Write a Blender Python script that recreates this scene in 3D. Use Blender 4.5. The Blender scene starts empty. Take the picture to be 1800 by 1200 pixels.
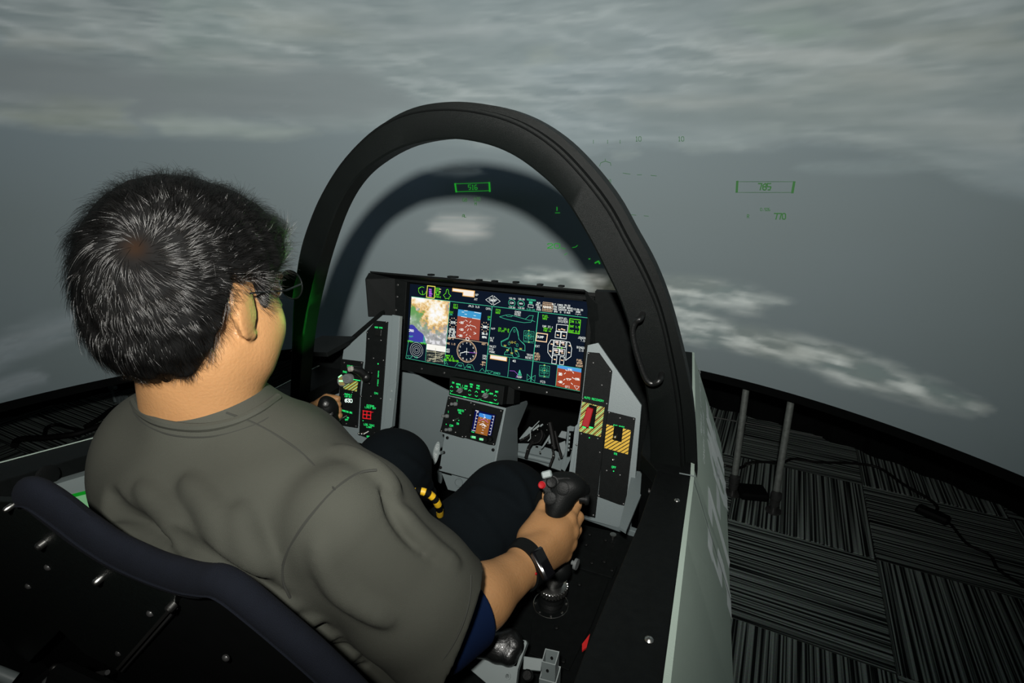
import bpy, bmesh, math, random
import numpy as np
from mathutils import Vector, Matrix
random.seed(3); rng = np.random.default_rng(5)
sc = bpy.context.scene
COL = sc.collection

# ------------------------------------------------------------------ camera, world, light, exposure
FPX = 950.0; PITCH = math.radians(20.2); YAW = math.radians(20.0)
CAM = np.array([.50, 0, 1.40])
VV = np.array([-math.sin(YAW)*math.cos(PITCH), math.cos(YAW)*math.cos(PITCH), -math.sin(PITCH)])
RR = np.array([math.cos(YAW), math.sin(YAW), 0]); UU = np.cross(RR, VV)
cam = bpy.data.cameras.new('camera'); camo = bpy.data.objects.new('camera', cam); COL.objects.link(camo)
cam.sensor_width = 36; cam.lens = 36*FPX/1800; cam.clip_start = .02
camo.matrix_world = Matrix(((RR[0], UU[0], -VV[0], CAM[0]), (RR[1], UU[1], -VV[1], CAM[1]), (RR[2], UU[2], -VV[2], CAM[2]), (0, 0, 0, 1)))
sc.camera = camo
sc.view_settings.view_transform = 'Standard'; sc.view_settings.look = 'None'
sc.view_settings.gamma = 1; sc.view_settings.use_curve_mapping = False
sc.view_settings.exposure = 0.0
w = bpy.data.worlds.new('world'); sc.world = w; w.use_nodes = True
w.node_tree.nodes['Background'].inputs[0].default_value = (.5, .62, .66, 1)
w.node_tree.nodes['Background'].inputs[1].default_value = .003

def lamp(name, kind, loc, target, power, color, size=.1):
    l = bpy.data.lights.new(name, kind); l.energy = power; l.color = color
    if kind == 'AREA': l.shape = 'DISK'; l.size = size; l.spread = 2.2
    elif kind == 'POINT': l.shadow_soft_size = size
    o = bpy.data.objects.new(name, l); COL.objects.link(o); o.location = loc
    d = Vector(target) - Vector(loc); o.rotation_euler = d.to_track_quat('-Z', 'Y').to_euler()
    return o
# the photographer's flash, a little above and behind the lens
lamp('camera_flash', 'AREA', (.50, -.13, 1.62), (-.30, 1.9, 1.62), 22.0, (1, .985, .93), .05)
# green spot added near the display top to tint the pilot's cheek
sg_ = lamp('face_green_fill', 'SPOT', (.03, 1.13, 1.075), (.0, .56, 1.17), 3.0, (.25, 1, .12), .05); sg_.data.spot_size = .5; sg_.data.spot_blend = .8; sg_.data.shadow_soft_size = .004

sp_ = lamp('frame_green_fill', 'SPOT', (-.23, .93, .84), (-.38, .99, 1.02), 5.0, (.06, 1, .10), .05); sp_.data.spot_size = .9; sp_.data.spot_blend = .9; sp_.data.shadow_soft_size = .004  # second added green spot, tints the inner left leg of the canopy frame

# ------------------------------------------------------------------ geometry helpers
def ray(x, y): return VV + RR*(x-900)/FPX + UU*(600-y)/FPX
def A(v): return np.array(v, float)
def dep(x, y, t): return CAM + ray(x, y)*t
def onp(x, y, ax, c):
    d = ray(x, y); i = 'xyz'.index(ax); return CAM + d*((c-CAM[i])/d[i])
def proj(p):
    q = A(p)-CAM; z = q@VV; return 900+FPX*(q@RR)/z, 600-FPX*(q@UU)/z
def nrm(v): v = A(v); return v/np.linalg.norm(v)

class Plane:
    """flat panel: origin, e1 to the right, e2 up along the panel, n towards the pilot"""
    def __init__(s, o, e1, e2):
        s.o = A(o); s.e1 = nrm(e1); e2 = A(e2); s.e2 = nrm(e2-(e2@s.e1)*s.e1); s.n = np.cross(s.e1, s.e2)
    def hit(s, x, y):
        d = ray(x, y); return CAM + d*(((s.o-CAM)@s.n)/(d@s.n))
    def uv(s, x, y): q = s.hit(x, y)-s.o; return np.array([q@s.e1, q@s.e2])
    def P(s, u, v, off=0): return s.o+s.e1*u+s.e2*v+s.n*off
    def at(s, x, y, off=0):
        u, v = s.uv(x, y); return s.P(u, v, off)

def link(name, me, m=None, parent=None, smooth=False):
    o = bpy.data.objects.new(name, me); COL.objects.link(o)
    if m is not None: me.materials.append(m)
    if parent is not None:
        o.parent = parent; o.matrix_parent_inverse = Matrix.Translation(-parent.location)
    if smooth: me.shade_smooth()
    return o
def mesh(name, V, Fc, m=None, parent=None, smooth=False):
    me = bpy.data.meshes.new(name); me.from_pydata([tuple(map(float, v)) for v in V], [], [tuple(map(int, f)) for f in Fc]); me.update()
    return link(name, me, m, parent, smooth)
def bigmesh(name, V, Q, m=None, parent=None, smooth=True):
    me = bpy.data.meshes.new(name); V = np.asarray(V, np.float32); Q = np.asarray(Q, np.int32)
    me.vertices.add(len(V)); me.vertices.foreach_set('co', V.ravel())
    me.loops.add(Q.size); me.loops.foreach_set('vertex_index', Q.ravel())
    me.polygons.add(len(Q)); me.polygons.foreach_set('loop_start', np.arange(0, Q.size, Q.shape[1], dtype=np.int32))
    me.update(calc_edges=True); me.validate()
    return link(name, me, m, parent, smooth)
def empty(name, loc, label=None, cat=None, group=None):
    o = bpy.data.objects.new(name, None); COL.objects.link(o); o.location = tuple(map(float, loc)); o.empty_display_size = .05
    tag(o, label, cat, group); return o
def tag(o, label=None, cat=None, group=None, kind=None):
    if label: o['label'] = label
    if cat: o['category'] = cat
    if group: o['group'] = group
    if kind: o['kind'] = kind
    return o

class MB:
    """collects shapes into one mesh"""
    def __init__(s): s.V = []; s.F = []
    def add(s, V, Fc):
        n = len(s.V); s.V += [tuple(map(float, v)) for v in V]; s.F += [tuple(int(i)+n for i in f) for f in Fc]; return s
    def box(s, c, size, e1=(1, 0, 0), e2=(0, 1, 0), bev=0.0):
        e1 = nrm(e1); e2 = A(e2); e2 = nrm(e2-(e2@e1)*e1); e3 = np.cross(e1, e2); h = A(size)/2; c = A(c)
        if bev <= 0:
            V = [c+e1*h[0]*a+e2*h[1]*b+e3*h[2]*d for a in (-1, 1) for b in (-1, 1) for d in (-1, 1)]
            return s.add(V, [(0, 1, 3, 2), (4, 6, 7, 5), (0, 4, 5, 1), (2, 3, 7, 6), (0, 2, 6, 4), (1, 5, 7, 3)])
        b = min(bev, *(h*.9)); V = []; idx = {}
        for a in (-1, 1):
            for q in (-1, 1):
                for d in (-1, 1):
                    for k in range(3):
                        r = [h[0]-b, h[1]-b, h[2]-b]; r[k] = h[k]
                        idx[a, q, d, k] = len(V); V.append(c+e1*a*r[0]+e2*q*r[1]+e3*d*r[2])
        Fc = []
        for a in (-1, 1):
            Fc.append([idx[a, q, d, 0] for q, d in ((-1, -1), (-1, 1), (1, 1), (1, -1))][::a*-1])
            Fc.append([idx[q, a, d, 1] for q, d in ((-1, -1), (-1, 1), (1, 1), (1, -1))][::a])
            Fc.append([idx[q, d, a, 2] for q, d in ((-1, -1), (-1, 1), (1, 1), (1, -1))][::a*-1])
        for a in (-1, 1):
            for q in (-1, 1):
                Fc.append([idx[a, q, -1, 0], idx[a, q, 1, 0], idx[a, q, 1, 1], idx[a, q, -1, 1]])
                Fc.append([idx[a, -1, q, 0], idx[a, 1, q, 0], idx[a, 1, q, 2], idx[a, -1, q, 2]])
                Fc.append([idx[-1, a, q, 1], idx[1, a, q, 1], idx[1, a, q, 2], idx[-1, a, q, 2]])
                for d in (-1, 1): Fc.append([idx[a, q, d, 0], idx[a, q, d, 1], idx[a, q, d, 2]])
        return s.add(V, Fc)
    def rings(s, R, cap=True, closed=False):
        n = len(R[0]); V = [p for r in R for p in r]; Fc = []
        m = len(R); last = m if closed else m-1
        for i in range(last):
            j = (i+1) % m
            for k in range(n): Fc.append((i*n+k, i*n+(k+1) % n, j*n+(k+1) % n, j*n+k))
        if cap and not closed: Fc += [tuple(range(n))[::-1], tuple(range((m-1)*n, m*n))]
        return s.add(V, Fc)
    def tube(s, P, r, n=10, closed=False):
        P = [A(p) for p in P]; m = len(P); rr = r if hasattr(r, '__len__') else [r]*m; R = []; up = None
        for i in range(m):
            a = P[(i-1) % m] if (i > 0 or closed) else P[0]; b = P[(i+1) % m] if (i < m-1 or closed) else P[-1]
            t = nrm(b-a)
            if up is None:
                up = np.cross(t, [0, 0, 1.]) if abs(t[2]) < .9 else np.cross(t, [1., 0, 0]); up = nrm(up)
            up = nrm(up-(up@t)*t); q = np.cross(t, up)
            R.append([P[i]+rr[i]*(up*math.cos(k*2*math.pi/n)+q*math.sin(k*2*math.pi/n)) for k in range(n)])
        return s.rings(R, not closed, closed)
    def lathe(s, o, ax, prof, n=20):
        """prof = [(distance along axis, radius)]"""
        o = A(o); ax = nrm(ax); u = nrm(np.cross(ax, [0, 0, 1.]) if abs(ax[2]) < .9 else np.cross(ax, [1., 0, 0])); q = np.cross(ax, u)
        return s.rings([[o+ax*h+max(r, 1e-5)*(u*math.cos(k*2*math.pi/n)+q*math.sin(k*2*math.pi/n)) for k in range(n)] for h, r in prof])
    def ball(s, c, r, n=10, ax=(0, 0, 1)):
        if not hasattr(r, '__len__'): r = (r, r)
        return s.lathe(c, ax, [(-r[1]*math.cos(math.pi*i/n), r[0]*math.sin(math.pi*i/n)) for i in range(n+1)], 2*n)
    def prism(s, P, d):
        """polygon P extruded by the vector d"""
        P = [A(p) for p in P]; n = len(P); d = A(d)
        return s.add(P+[p+d for p in P], [tuple(range(n))[::-1], tuple(range(n, 2*n))]+[(i, (i+1) % n, n+(i+1) % n, n+i) for i in range(n)])
    def ribbon(s, P, w, n):
        """flat line of width w through the points P, lying in the plane with normal n"""
        P = [A(p) for p in P]; n = A(n)
        for a, b in zip(P[:-1], P[1:]):
            t = b-a; L = np.linalg.norm(t)
            if L < 1e-7: continue
            t = t/L; q = np.cross(n, t)*w/2; e = t*w*.35
            s.add([a-e-q, b+e-q, b+e+q, a-e+q], [(0, 1, 2, 3)])
        return s
    def build(s, name, m, parent=None, smooth=False, bevel=0):
        if not s.V: return None
        o = mesh(name, s.V, s.F, m, parent, False)
        if smooth:
            o.data.shade_smooth()
            try: o.data.set_sharp_from_angle(angle=math.radians(38))
            except Exception: pass
        if bevel:
            b = o.modifiers.new('bevel', 'BEVEL'); b.width = bevel; b.segments = 2; b.limit_method = 'ANGLE'; b.angle_limit = .6
        return o

# stroke lettering
GL = {'A': '0004264440 0242', 'B': '000636453343 0333423130 3000', 'C': '4536160501103041', 'D': '000626444220 2000', 'E': '46060040 0333', 'F': '460600 0333',
 'G': '45361605011030414323', 'H': '0006 4046 0343', 'I': '2026 1030 1636', 'J': '3631201001', 'K': '0006 4603 0340', 'L': '060040', 'M': '0006234640', 'N': '00064046',
 'O': '103041453616050110', 'P': '00063645443303', 'Q': '103041453616050110 2240', 'R': '00063645443303 2340', 'S': '4536160504134342413010 1001', 'T': '0646 2026',
 'U': '060110304146', 'V': '062046', 'W': '0610243046', 'X': '0046 0640', 'Y': '062346 2320', 'Z': '06460040', '0': '103041453616050110', '1': '1526 2620 1030',
 '2': '05163645440040', '3': '0646234241301001', '4': '30360242', '5': '46060343423010', '6': '361605011030414233020', '7': '064620', '8': '10304142330304153645443313020110',
 '9': '10304145361605041343', '-': '0343', '.': '2021', '/': '0046', '+': '0343 2125', '>': '004306', ':': '2122 2425', '<': '400346', '=': '0242 0444', '%': '0046'}
def strokes(ch):
    for st in GL.get(ch, '').split():
        st = st[:len(st)//2*2]
        yield [(int(st[i])/4, int(st[i+1])/6) for i in range(0, len(st), 2)]
def write(mb, pt, s, cx, cy, h, w, n, asp=.62, gap=.28, bold=.16):
    """pt(x, y) gives the 3-D point; x right, y down; s centred on (cx, cy), cap height h; w is the stroke width in metres or None"""
    cw = h*asp; adv = cw*(1+gap); x = cx-(adv*len(s)-cw*gap)/2
    for ch in s:
        for st in strokes(ch):
            mb.ribbon([pt(x+a*cw, cy+h/2-b*h) for a, b in st], w, n)
        x += adv

# ------------------------------------------------------------------ materials
def mat(name, col, rough=.5, metal=0, var=.12, vs=30., bump=0., bs=200., emit=None, es=1., spec=None, sheen=0, coat=0, sss=0):
    m = bpy.data.materials.new(name); m.use_nodes = True; nt = m.node_tree; b = nt.nodes['Principled BSDF']
    b.inputs['Roughness'].default_value = rough; b.inputs['Metallic'].default_value = metal
    if spec is not None: b.inputs['Specular IOR Level'].default_value = spec
    if sheen: b.inputs['Sheen Weight'].default_value = sheen
    if coat: b.inputs['Coat Weight'].default_value = coat
    if sss: b.inputs['Subsurface Weight'].default_value = sss; b.inputs['Subsurface Radius'].default_value = (.01, .004, .002); b.inputs['Subsurface Scale'].default_value = .5
    tc = nt.nodes.new('ShaderNodeTexCoord')
    no = nt.nodes.new('ShaderNodeTexNoise'); no.inputs['Scale'].default_value = vs; no.inputs['Detail'].default_value = 5
    nt.links.new(tc.outputs['Object'], no.inputs['Vector'])
    mx = nt.nodes.new('ShaderNodeMix'); mx.data_type = 'RGBA'
    mx.inputs[6].default_value = (*[c*(1-var) for c in col], 1); mx.inputs[7].default_value = (*[min(1, c*(1+var)) for c in col], 1)
    nt.links.new(no.outputs['Fac'], mx.inputs[0]); nt.links.new(mx.outputs[2], b.inputs['Base Color'])
    if bump:
        n2 = nt.nodes.new('ShaderNodeTexNoise'); n2.inputs['Scale'].default_value = bs; n2.inputs['Detail'].default_value = 3
        nt.links.new(tc.outputs['Object'], n2.inputs['Vector'])
        bp = nt.nodes.new('ShaderNodeBump'); bp.inputs['Strength'].default_value = bump; bp.inputs['Distance'].default_value = .002
        nt.links.new(n2.outputs['Fac'], bp.inputs['Height']); nt.links.new(bp.outputs[0], b.inputs['Normal'])
    if emit is not None:
        b.inputs['Emission Color'].default_value = (*emit, 1); b.inputs['Emission Strength'].default_value = es
    return m
def glow(name, c, s): return mat(name, tuple(x*.05 for x in c), .7, spec=.02, emit=c, es=s, var=.02)
M = dict(
 black=mat('black_powder_coat', (.0055, .0065, .0065), .5, var=.3, vs=90, bump=.25, bs=900, spec=.06),
 black2=mat('black_matt', (.003, .0035, .0035), .7, var=.3, spec=.05),
 arch=mat('black_frame_paint', (.0032, .0042, .0040), .42, var=.25, vs=14, bump=.35, bs=1200, spec=.1),
 grey=mat('grey_panel_paint', (.140, .172, .178), .5, var=.05, vs=8, bump=.15, bs=700),
 skin_grey=mat('grey_fuselage_paint', (.44, .54, .47), .55, var=.06, vs=6, bump=.2, bs=900),
 lgrey=mat('light_grey_metal', (.19, .225, .225), .45, var=.06),
 steel=mat('steel', (.5, .5, .48), .3, 1, var=.1), darksteel=mat('dark_screw', (.12, .12, .12), .35, .8),
 knob=mat('grey_knob_plastic', (.13, .14, .14), .5), rubber=mat('black_rubber', (.0045, .0052, .0052), .5, bump=.2, bs=500, spec=.14),
 leather=mat('black_vinyl', (.005, .0055, .0055), .36, bump=.3, bs=300, coat=.1),
 navy=mat('navy_cushion_fabric', (.0042, .0055, .0095), .9, var=.2, vs=60, bump=.5, bs=1400, spec=.15),
 shell=mat('seat_shell_black', (.004, .0055, .005), .55, var=.4, vs=200, bump=.2, bs=700, spec=.12),
 shirt=mat('olive_grey_jersey', (.043, .0445, .036), .85, var=.07, vs=18, bump=.4, bs=1500, spec=.2),
 seam=mat('seam_thread', (.018, .019, .015), .9),
 undershirt=mat('navy_jersey', (.002, .008, .032), .9, bump=.3, bs=1500, spec=.1),
 trousers=mat('dark_navy_cotton', (.0016, .0032, .0045), .9, var=.2, vs=25, bump=.4, bs=1300, spec=.1),
 skin=mat('skin', (.32, .165, .068), .5, var=.12, vs=14, bump=.25, bs=260, sss=.08),
 hairbase=mat('hair_base', (.006, .0055, .005), .5, var=.4, vs=60, bump=.8, bs=160),
 red=mat('red_plastic', (.30, .004, .008), .55, spec=.15), redtag=mat('red_ribbon', (.5, .01, .01), .6),
 yellow=mat('yellow_paint', (.6, .36, .01), .5), amber=mat('amber_panel', (.55, .33, .01), .5),
 pole=mat('galvanised_pole', (.14, .155, .145), .6, .2, var=.5, vs=60, bump=.6, bs=120),
 cable=mat('black_cable', (.004, .004, .004), .6, spec=.15), wall=mat('dark_room_paint', (.012, .013, .013), .9, var=.3, vs=4),
 trim=mat('pale_trim', (.04, .045, .042), .6), lens=mat('spectacle_lens', (.02, .03, .03), .05, spec=.6),
 green=glow('green_backlight', (.03, 1, .22), 1.0), green2=glow('bright_green_backlight', (.35, 1, .45), 1.6),
 redlit=glow('red_backlight', (1, .02, .03), .7), whitelit=glow('white_digits', (.75, 1, .85), 2.0),
 stripelit=glow('pale_green_stripe', (.6, .9, .3), .62), stripedim=mat('gold_stripe', (.5, .33, .04), .5),
)
def hexc(h):
    c = [int(h[i:i+2], 16)/255 for i in (0, 2, 4)]; return tuple(x/12.92 if x <= .04045 else ((x+.055)/1.055)**2.4 for x in c)
_d = {}
def D_(h, s=1.0):
    k = (h, s)
    if k not in _d: _d[k] = glow('display_'+{'4dd8a8': 'teal', 'ffffff': 'white', '77ff22': 'green', '22dd44': 'deep_green'}.get(h, 'colour_'+str(len(_d))), hexc(h), s)
    return _d[k]
# ------------------------------------------------------------------ the setting
GX = nrm((.496, -.057, 0)); GY = nrm((.057, .496, 0)); G0 = A((1.197, 1.902, 0))
mb = MB(); mb.box((0, 1, -.03), (9.6, 9.6, .04)); floor = mb.build('floor', M['wall']); tag(floor, kind='structure')
def carpet(vert):
    m = bpy.data.materials.new('ribbed_carpet'+('_across' if vert else '')); m.use_nodes = True; nt = m.node_tree; b = nt.nodes['Principled BSDF']
    b.inputs['Roughness'].default_value = .95; b.inputs['Specular IOR Level'].default_value = .1
    tc = nt.nodes.new('ShaderNodeTexCoord'); mp = nt.nodes.new('ShaderNodeMapping'); nt.links.new(tc.outputs['Object'], mp.inputs['Vector'])
    mp.inputs['Scale'].default_value = (1, .006, 1) if vert else (.006, 1, 1)
    n1 = nt.nodes.new('ShaderNodeTexNoise'); n1.inputs['Scale'].default_value = 110; n1.inputs['Detail'].default_value = 1; nt.links.new(mp.outputs[0], n1.inputs['Vector'])
    n2 = nt.nodes.new('ShaderNodeTexNoise'); n2.inputs['Scale'].default_value = 260; nt.links.new(tc.outputs['Object'], n2.inputs['Vector'])
    cr = nt.nodes.new('ShaderNodeValToRGB'); cr.color_ramp.elements[0].position = .44; cr.color_ramp.elements[1].position = .60
    cr.color_ramp.elements[0].color = (.007, .009, .009, 1); cr.color_ramp.elements[1].color = (.26, .31, .29, 1)
    nt.links.new(n1.outputs['Fac'], cr.inputs[0])
    mx = nt.nodes.new('ShaderNodeMix'); mx.data_type = 'RGBA'; mx.blend_type = 'MULTIPLY'; mx.inputs[0].default_value = .6
    nt.links.new(cr.outputs[0], mx.inputs[6]); nt.links.new(n2.outputs['Color'], mx.inputs[7]); nt.links.new(mx.outputs[2], b.inputs['Base Color'])
    bp = nt.nodes.new('ShaderNodeBump'); bp.inputs['Strength'].default_value = .6; bp.inputs['Distance'].default_value = .004
    nt.links.new(n1.outputs['Fac'], bp.inputs['Height']); nt.links.new(bp.outputs[0], b.inputs['Normal'])
    return m
mats2 = [carpet(True), carpet(False)]
tmesh = []
for k in (0, 1):
    b_ = MB(); b_.box((0, 0, -.004), (.4985, .4985, .008), bev=.0025); o_ = b_.build('carpet_tile', mats2[k]); tmesh.append(o_.data); bpy.data.objects.remove(o_)
ang = math.atan2(GX[1], GX[0])
for i in range(-9, 4):
    for j in range(-5, 4):
        c = G0+GX*.5*(i+.5)+GY*.5*(j+.5)
        if abs(c[0]) > 4.4 or c[1] > 5.2 or (-.4 < c[0] < .35 and -.3 < c[1] < 1.3): continue
        k = (i+j) % 2
        o = bpy.data.objects.new('carpet_tile', tmesh[1-k]); COL.objects.link(o); o.location = (*c[:2], 0.0); o.rotation_euler = (0, 0, ang); o.parent = floor
for nm, c, s in (('wall_front', (0, 4.0, 1.7), (9.0, .1, 3.5)), ('wall_back', (0, -2.9, 1.7), (9.0, .1, 3.5)), ('wall_left', (-4.5, .55, 1.7), (.1, 7, 3.5)), ('wall_right', (4.5, .55, 1.7), (.1, 7, 3.5)), ('ceiling', (0, .55, 3.47), (9.1, 7, .06))):
    tag(MB().box(c, s).build(nm, M['wall']), kind='structure')
# thin pale edging that shows on the carpet behind the screen
P0 = onp(1255, 733, 'z', .004); P1 = onp(1540, 786, 'z', .004)
tag(MB().tube([P0+(P0-P1)*.5, P1+(P1-P0)*.6], .004, 6).build('trim_1', M['trim']), kind='structure')

# ---------------- curved projection screen
SC = A((.02, .243)); SR = 2.06; Z0 = .5; Z1 = 3.3
def on_screen(x, y, r=SR):
    d = ray(x, y); o = CAM[:2]-SC; a = d[:2]@d[:2]; b = 2*o@d[:2]; k = o@o-r*r
    return CAM+d*((-b+math.sqrt(b*b-4*a*k))/2/a)
def sz(x, y):
    p = on_screen(x, y); return math.atan2(p[0]-SC[0], p[1]-SC[1])*SR, p[2]
def scr(s, z, r=SR): return A((SC[0]+r*math.sin(s/SR), SC[1]+r*math.cos(s/SR), z))
def vnoise(x, y, seed):
    g = np.random.default_rng(seed).random((256, 256)); xi = np.floor(x).astype(int); yi = np.floor(y).astype(int); fx = x-xi; fy = y-yi
    fx = fx*fx*(3-2*fx); fy = fy*fy*(3-2*fy); a = g[xi % 256, yi % 256]; b = g[(xi+1) % 256, yi % 256]; c = g[xi % 256, (yi+1) % 256]; d = g[(xi+1) % 256, (yi+1) % 256]
    return (a*(1-fx)+b*fx)*(1-fy)+(c*(1-fx)+d*fx)*fy
def fbm(x, y, seed, o=4):
    return sum(vnoise(x*2**k+k*17, y*2**k+k*9, seed+k)*.5**k for k in range(o))/sum(.5**k for k in range(o))
NS, NZ = 620, 330
S, Z = np.meshgrid(np.linspace(-4.1, 4.1, NS), np.linspace(Z0, Z1, NZ), indexing='ij')
wS = S+.16*(fbm(S*6, Z*22, 11)-.5); wZ = Z+.035*(fbm(S*6, Z*14, 31)-.5)
def inside(pts):
    """signed distance (m) to a closed outline given in photo points, positive inside"""
    q = np.array([sz(*p) for p in pts]); ins = np.zeros(S.shape, bool); dm = np.full(S.shape, 9.)
    for (x0, y0), (x1, y1) in zip(q, np.roll(q, -1, 0)):
        c = ((y0 > wZ) != (y1 > wZ)) & (wS < (x1-x0)*(wZ-y0)/(y1-y0+1e-12)+x0); ins ^= c
        ex, ey = x1-x0, y1-y0; t = np.clip(((wS-x0)*ex+(wZ-y0)*ey)/(ex*ex+ey*ey+1e-12), 0, 1)
        dm = np.minimum(dm, np.hypot(wS-x0-t*ex, wZ-y0-t*ey))
    return np.where(ins, dm, -dm)
def sm(d, e): t = np.clip(d/e*.5+.5, 0, 1); return t*t*(3-2*t)
strk = fbm(S*3.2, Z*34, 41, 4); big = fbm(S*1.6+3, Z*4.5, 51, 4); fine = fbm(S*9, Z*60, 61, 3); wq = Z+.10*fbm(S*1.7, Z*3, 65, 2); wisp = 1-np.abs(fbm(S*4.5+wq*6, wq*26, 67, 4)-.5)*3.2; tint = fbm(S*1.3, Z*3, 71, 3)
def C3(r, g, b): return np.array([r, g, b])[None, None, :]
zt_ = np.clip((Z-1.15)/.5, 0, 1)[..., None]; img = C3(.002, .004, .006)*(1-zt_)+C3(.011, .020, .031)*zt_
img += (fbm(S*2, Z*3, 81)[..., None]-.5)*C3(.006, .008, .014)
def lay(mask, col): 
    global img
    img = img*(1-mask[..., None])+col*mask[..., None]
# the land band across the top of the picture
edge = [(-200, 205), (0, 214), (100, 226), (250, 236), (400, 234), (520, 226), (700, 236), (860, 262), (1000, 272), (1090, 250), (1230, 256), (1300, 262), (1400, 247), (1500, 252), (1600, 275), (1700, 325), (1900, 360)]
q = np.array([sz(*p) for p in edge]); el = np.interp(S, q[:, 0], q[:, 1])
land = sm(wZ-el, .03)
v = np.clip((strk-.36)*2.4, 0, 1)*.45+np.clip((big-.36)*2.6, 0, 1)*.35+np.clip((fbm(wS*7, wZ*22, 131, 4)-.40)*3.5, 0, 1)*.25
lc = C3(.046, .058, .062)*(1-v[..., None])+C3(.138, .154, .148)*v[..., None]
lc = lc*(1+(tint[..., None]-.5)*C3(.30, .10, -.30))
lc = lc+(np.clip(wisp-.5, 0, 1)*np.clip((fbm(S*2.2, Z*6, 69, 3)-.42)*5, 0, 1))[..., None]*C3(.20, .205, .195)+(fine[..., None]-.5)*.09
hi = np.clip((Z-2.1)/.9, 0, 1)[..., None]; lc = lc*(1-.25*hi)+C3(.05, .058, .052)*.25*hi*3
lay(land*.96, lc)
dark = [(-200, 80), (0, 86), (150, 95), (240, 118), (420, 125), (620, 118), (700, 150), (740, 185), (640, 212), (540, 212), (380, 215), (240, 214), (215, 185), (130, 190), (-200, 165)]
lay(sm(inside(dark), .05)*.95, C3(.040, .041, .046)+(strk[..., None]-.5)*.025)
for x0, y0, x1, y1, c in ((1000, 160, 1400, 215, .5), (1420, 20, 1560, 70, .6), (60, 0, 420, 40, .3), (1120, 190, 1560, 225, .45), (930, 60, 1120, 110, .45)):
    e = [((x0+x1)/2+(x1-x0)/2*math.cos(a), (y0+y1)/2+(y1-y0)/2*math.sin(a)) for a in np.linspace(0, 6.28, 20)[:-1]]
    lay(sm(inside(e), .06)*c, C3(.03, .037, .034)+(strk[..., None]-.5)*.02)
for pts, c, a in (([(255, 212), (300, 205), (380, 214), (540, 226), (560, 232), (480, 238), (300, 236)], (.17, .19, .16), .8),
                  ([(1260, 88), (1380, 86), (1550, 96), (1600, 104), (1400, 106), (1280, 104)], (.26, .26, .24), .8),
                  ([(0, 195), (120, 175), (215, 180), (225, 232), (60, 222)], (.085, .085, .045), .55),
                  ([(1200, 250), (1290, 246), (1300, 260), (1215, 264)], (.15, .17, .16), .6),
                  ([(1420, 295), (1560, 288), (1700, 290), (1560, 298), (1430, 301)], (.10, .12, .12), .6),
                  ([(200, 66), (250, 72), (310, 96), (365, 116), (300, 108), (240, 88)], (.17, .18, .17), .8), ([(330, 92), (420, 96), (545, 116), (480, 120), (380, 108)], (.19, .19, .18), .8),
                  ([(0, 52), (90, 58), (180, 80), (90, 80), (0, 74)], (.14, .14, .12), .7), ([(620, 40), (720, 50), (900, 44), (860, 66), (700, 66)], (.16, .17, .17), .7), ([(1100, 172), (1250, 166), (1400, 180), (1250, 192), (1130, 188)], (.19, .19, .17), .7),
                  ([(1420, 128), (1540, 118), (1690, 140), (1600, 160), (1460, 150)], (.18, .18, .16), .7), ([(1560, 215), (1660, 195), (1800, 205), (1800, 262), (1680, 250)], (.17, .18, .17), .8), ([(1500, 60), (1650, 40), (1800, 30), (1800, 90), (1620, 95)], (.15, .15, .12), .6), ([(1280, 30), (1420, 20), (1490, 60), (1380, 80)], (.12, .16, .11), .6), ([(400, 20), (560, 30), (640, 60), (520, 70), (420, 50)], (.15, .15, .12), .5),
                  ([(930, 95), (975, 80), (985, 100), (930, 118)], (.16, .17, .12), .5),
                  ([(1080, 268), (1110, 265), (1116, 272), (1085, 276)], (.15, .17, .16), .6)):
    lay(sm(inside(pts), .03)*a*np.clip(.5+strk, 0, 1), np.array(c)[None, None]+(fine[..., None]-.5)*.12)
# small island, streaked by its movement
ell = lambda x, y, a, b: [(x+a*math.cos(t), y+b*math.sin(t)) for t in np.linspace(0, 6.28, 20)[:-1]]
st = np.clip((fbm(S*2, Z*70, 91, 2)-.25)*2, 0, 1)[..., None]
lay(sm(inside(ell(815, 400, 54, 21)), .03), C3(.16, .17, .16)*(1-st)+C3(.33, .30, .27)*st)
lay(sm(inside(ell(803, 297, 44, 9)), .03)*.8, C3(.06, .075, .08))
# coastline and peninsula low in the picture
coast = [(820, 500), (930, 474), (1000, 478), (1150, 488), (1230, 489), (1330, 510), (1372, 532), (1330, 545), (1230, 545), (1260, 562), (1330, 578), (1450, 605), (1560, 640), (1650, 675), (1728, 714), (1700, 724), (1600, 703), (1500, 676), (1400, 640), (1290, 610), (1200, 600), (1100, 600), (880, 560)]
v = np.clip((fbm(S*9, Z*34, 101, 4)-.36)*2.6, 0, 1)[..., None]; g = np.clip((fbm(S*4, Z*9, 111, 3)-.4)*3, 0, 1)[..., None]
cc = (C3(.030, .042, .036)*(1-v)+C3(.42, .44, .40)*v)*(1-.3*g)+C3(.10, .085, .05)*g*.4
lay(sm(inside(coast), .035)*.92, cc)
lay(sm(inside([(-120, 650), (0, 598), (80, 562), (160, 532), (230, 545), (150, 575), (60, 615), (-120, 690)]), .04)*.6, C3(.09, .10, .11)+(strk[..., None]-.5)*.12)
lay(sm(inside([(-100, 700), (0, 672), (60, 655), (80, 668), (0, 692), (-80, 715)]), .03)*.5, C3(.10, .11, .12))
img = np.clip(img*np.where(img[..., :1] > .035, .70, 1.0), 0, 1)
V = np.stack([SC[0]+SR*np.sin(S/SR), SC[1]+SR*np.cos(S/SR), Z], -1).reshape(-1, 3)
I = np.arange(NS*NZ).reshape(NS, NZ); Q = np.stack([I[:-1, :-1], I[:-1, 1:], I[1:, 1:], I[1:, :-1]], -1).reshape(-1, 4)
m = bpy.data.materials.new('projected_landscape'); m.use_nodes = True; nt = m.node_tree; b = nt.nodes['Principled BSDF']
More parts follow.
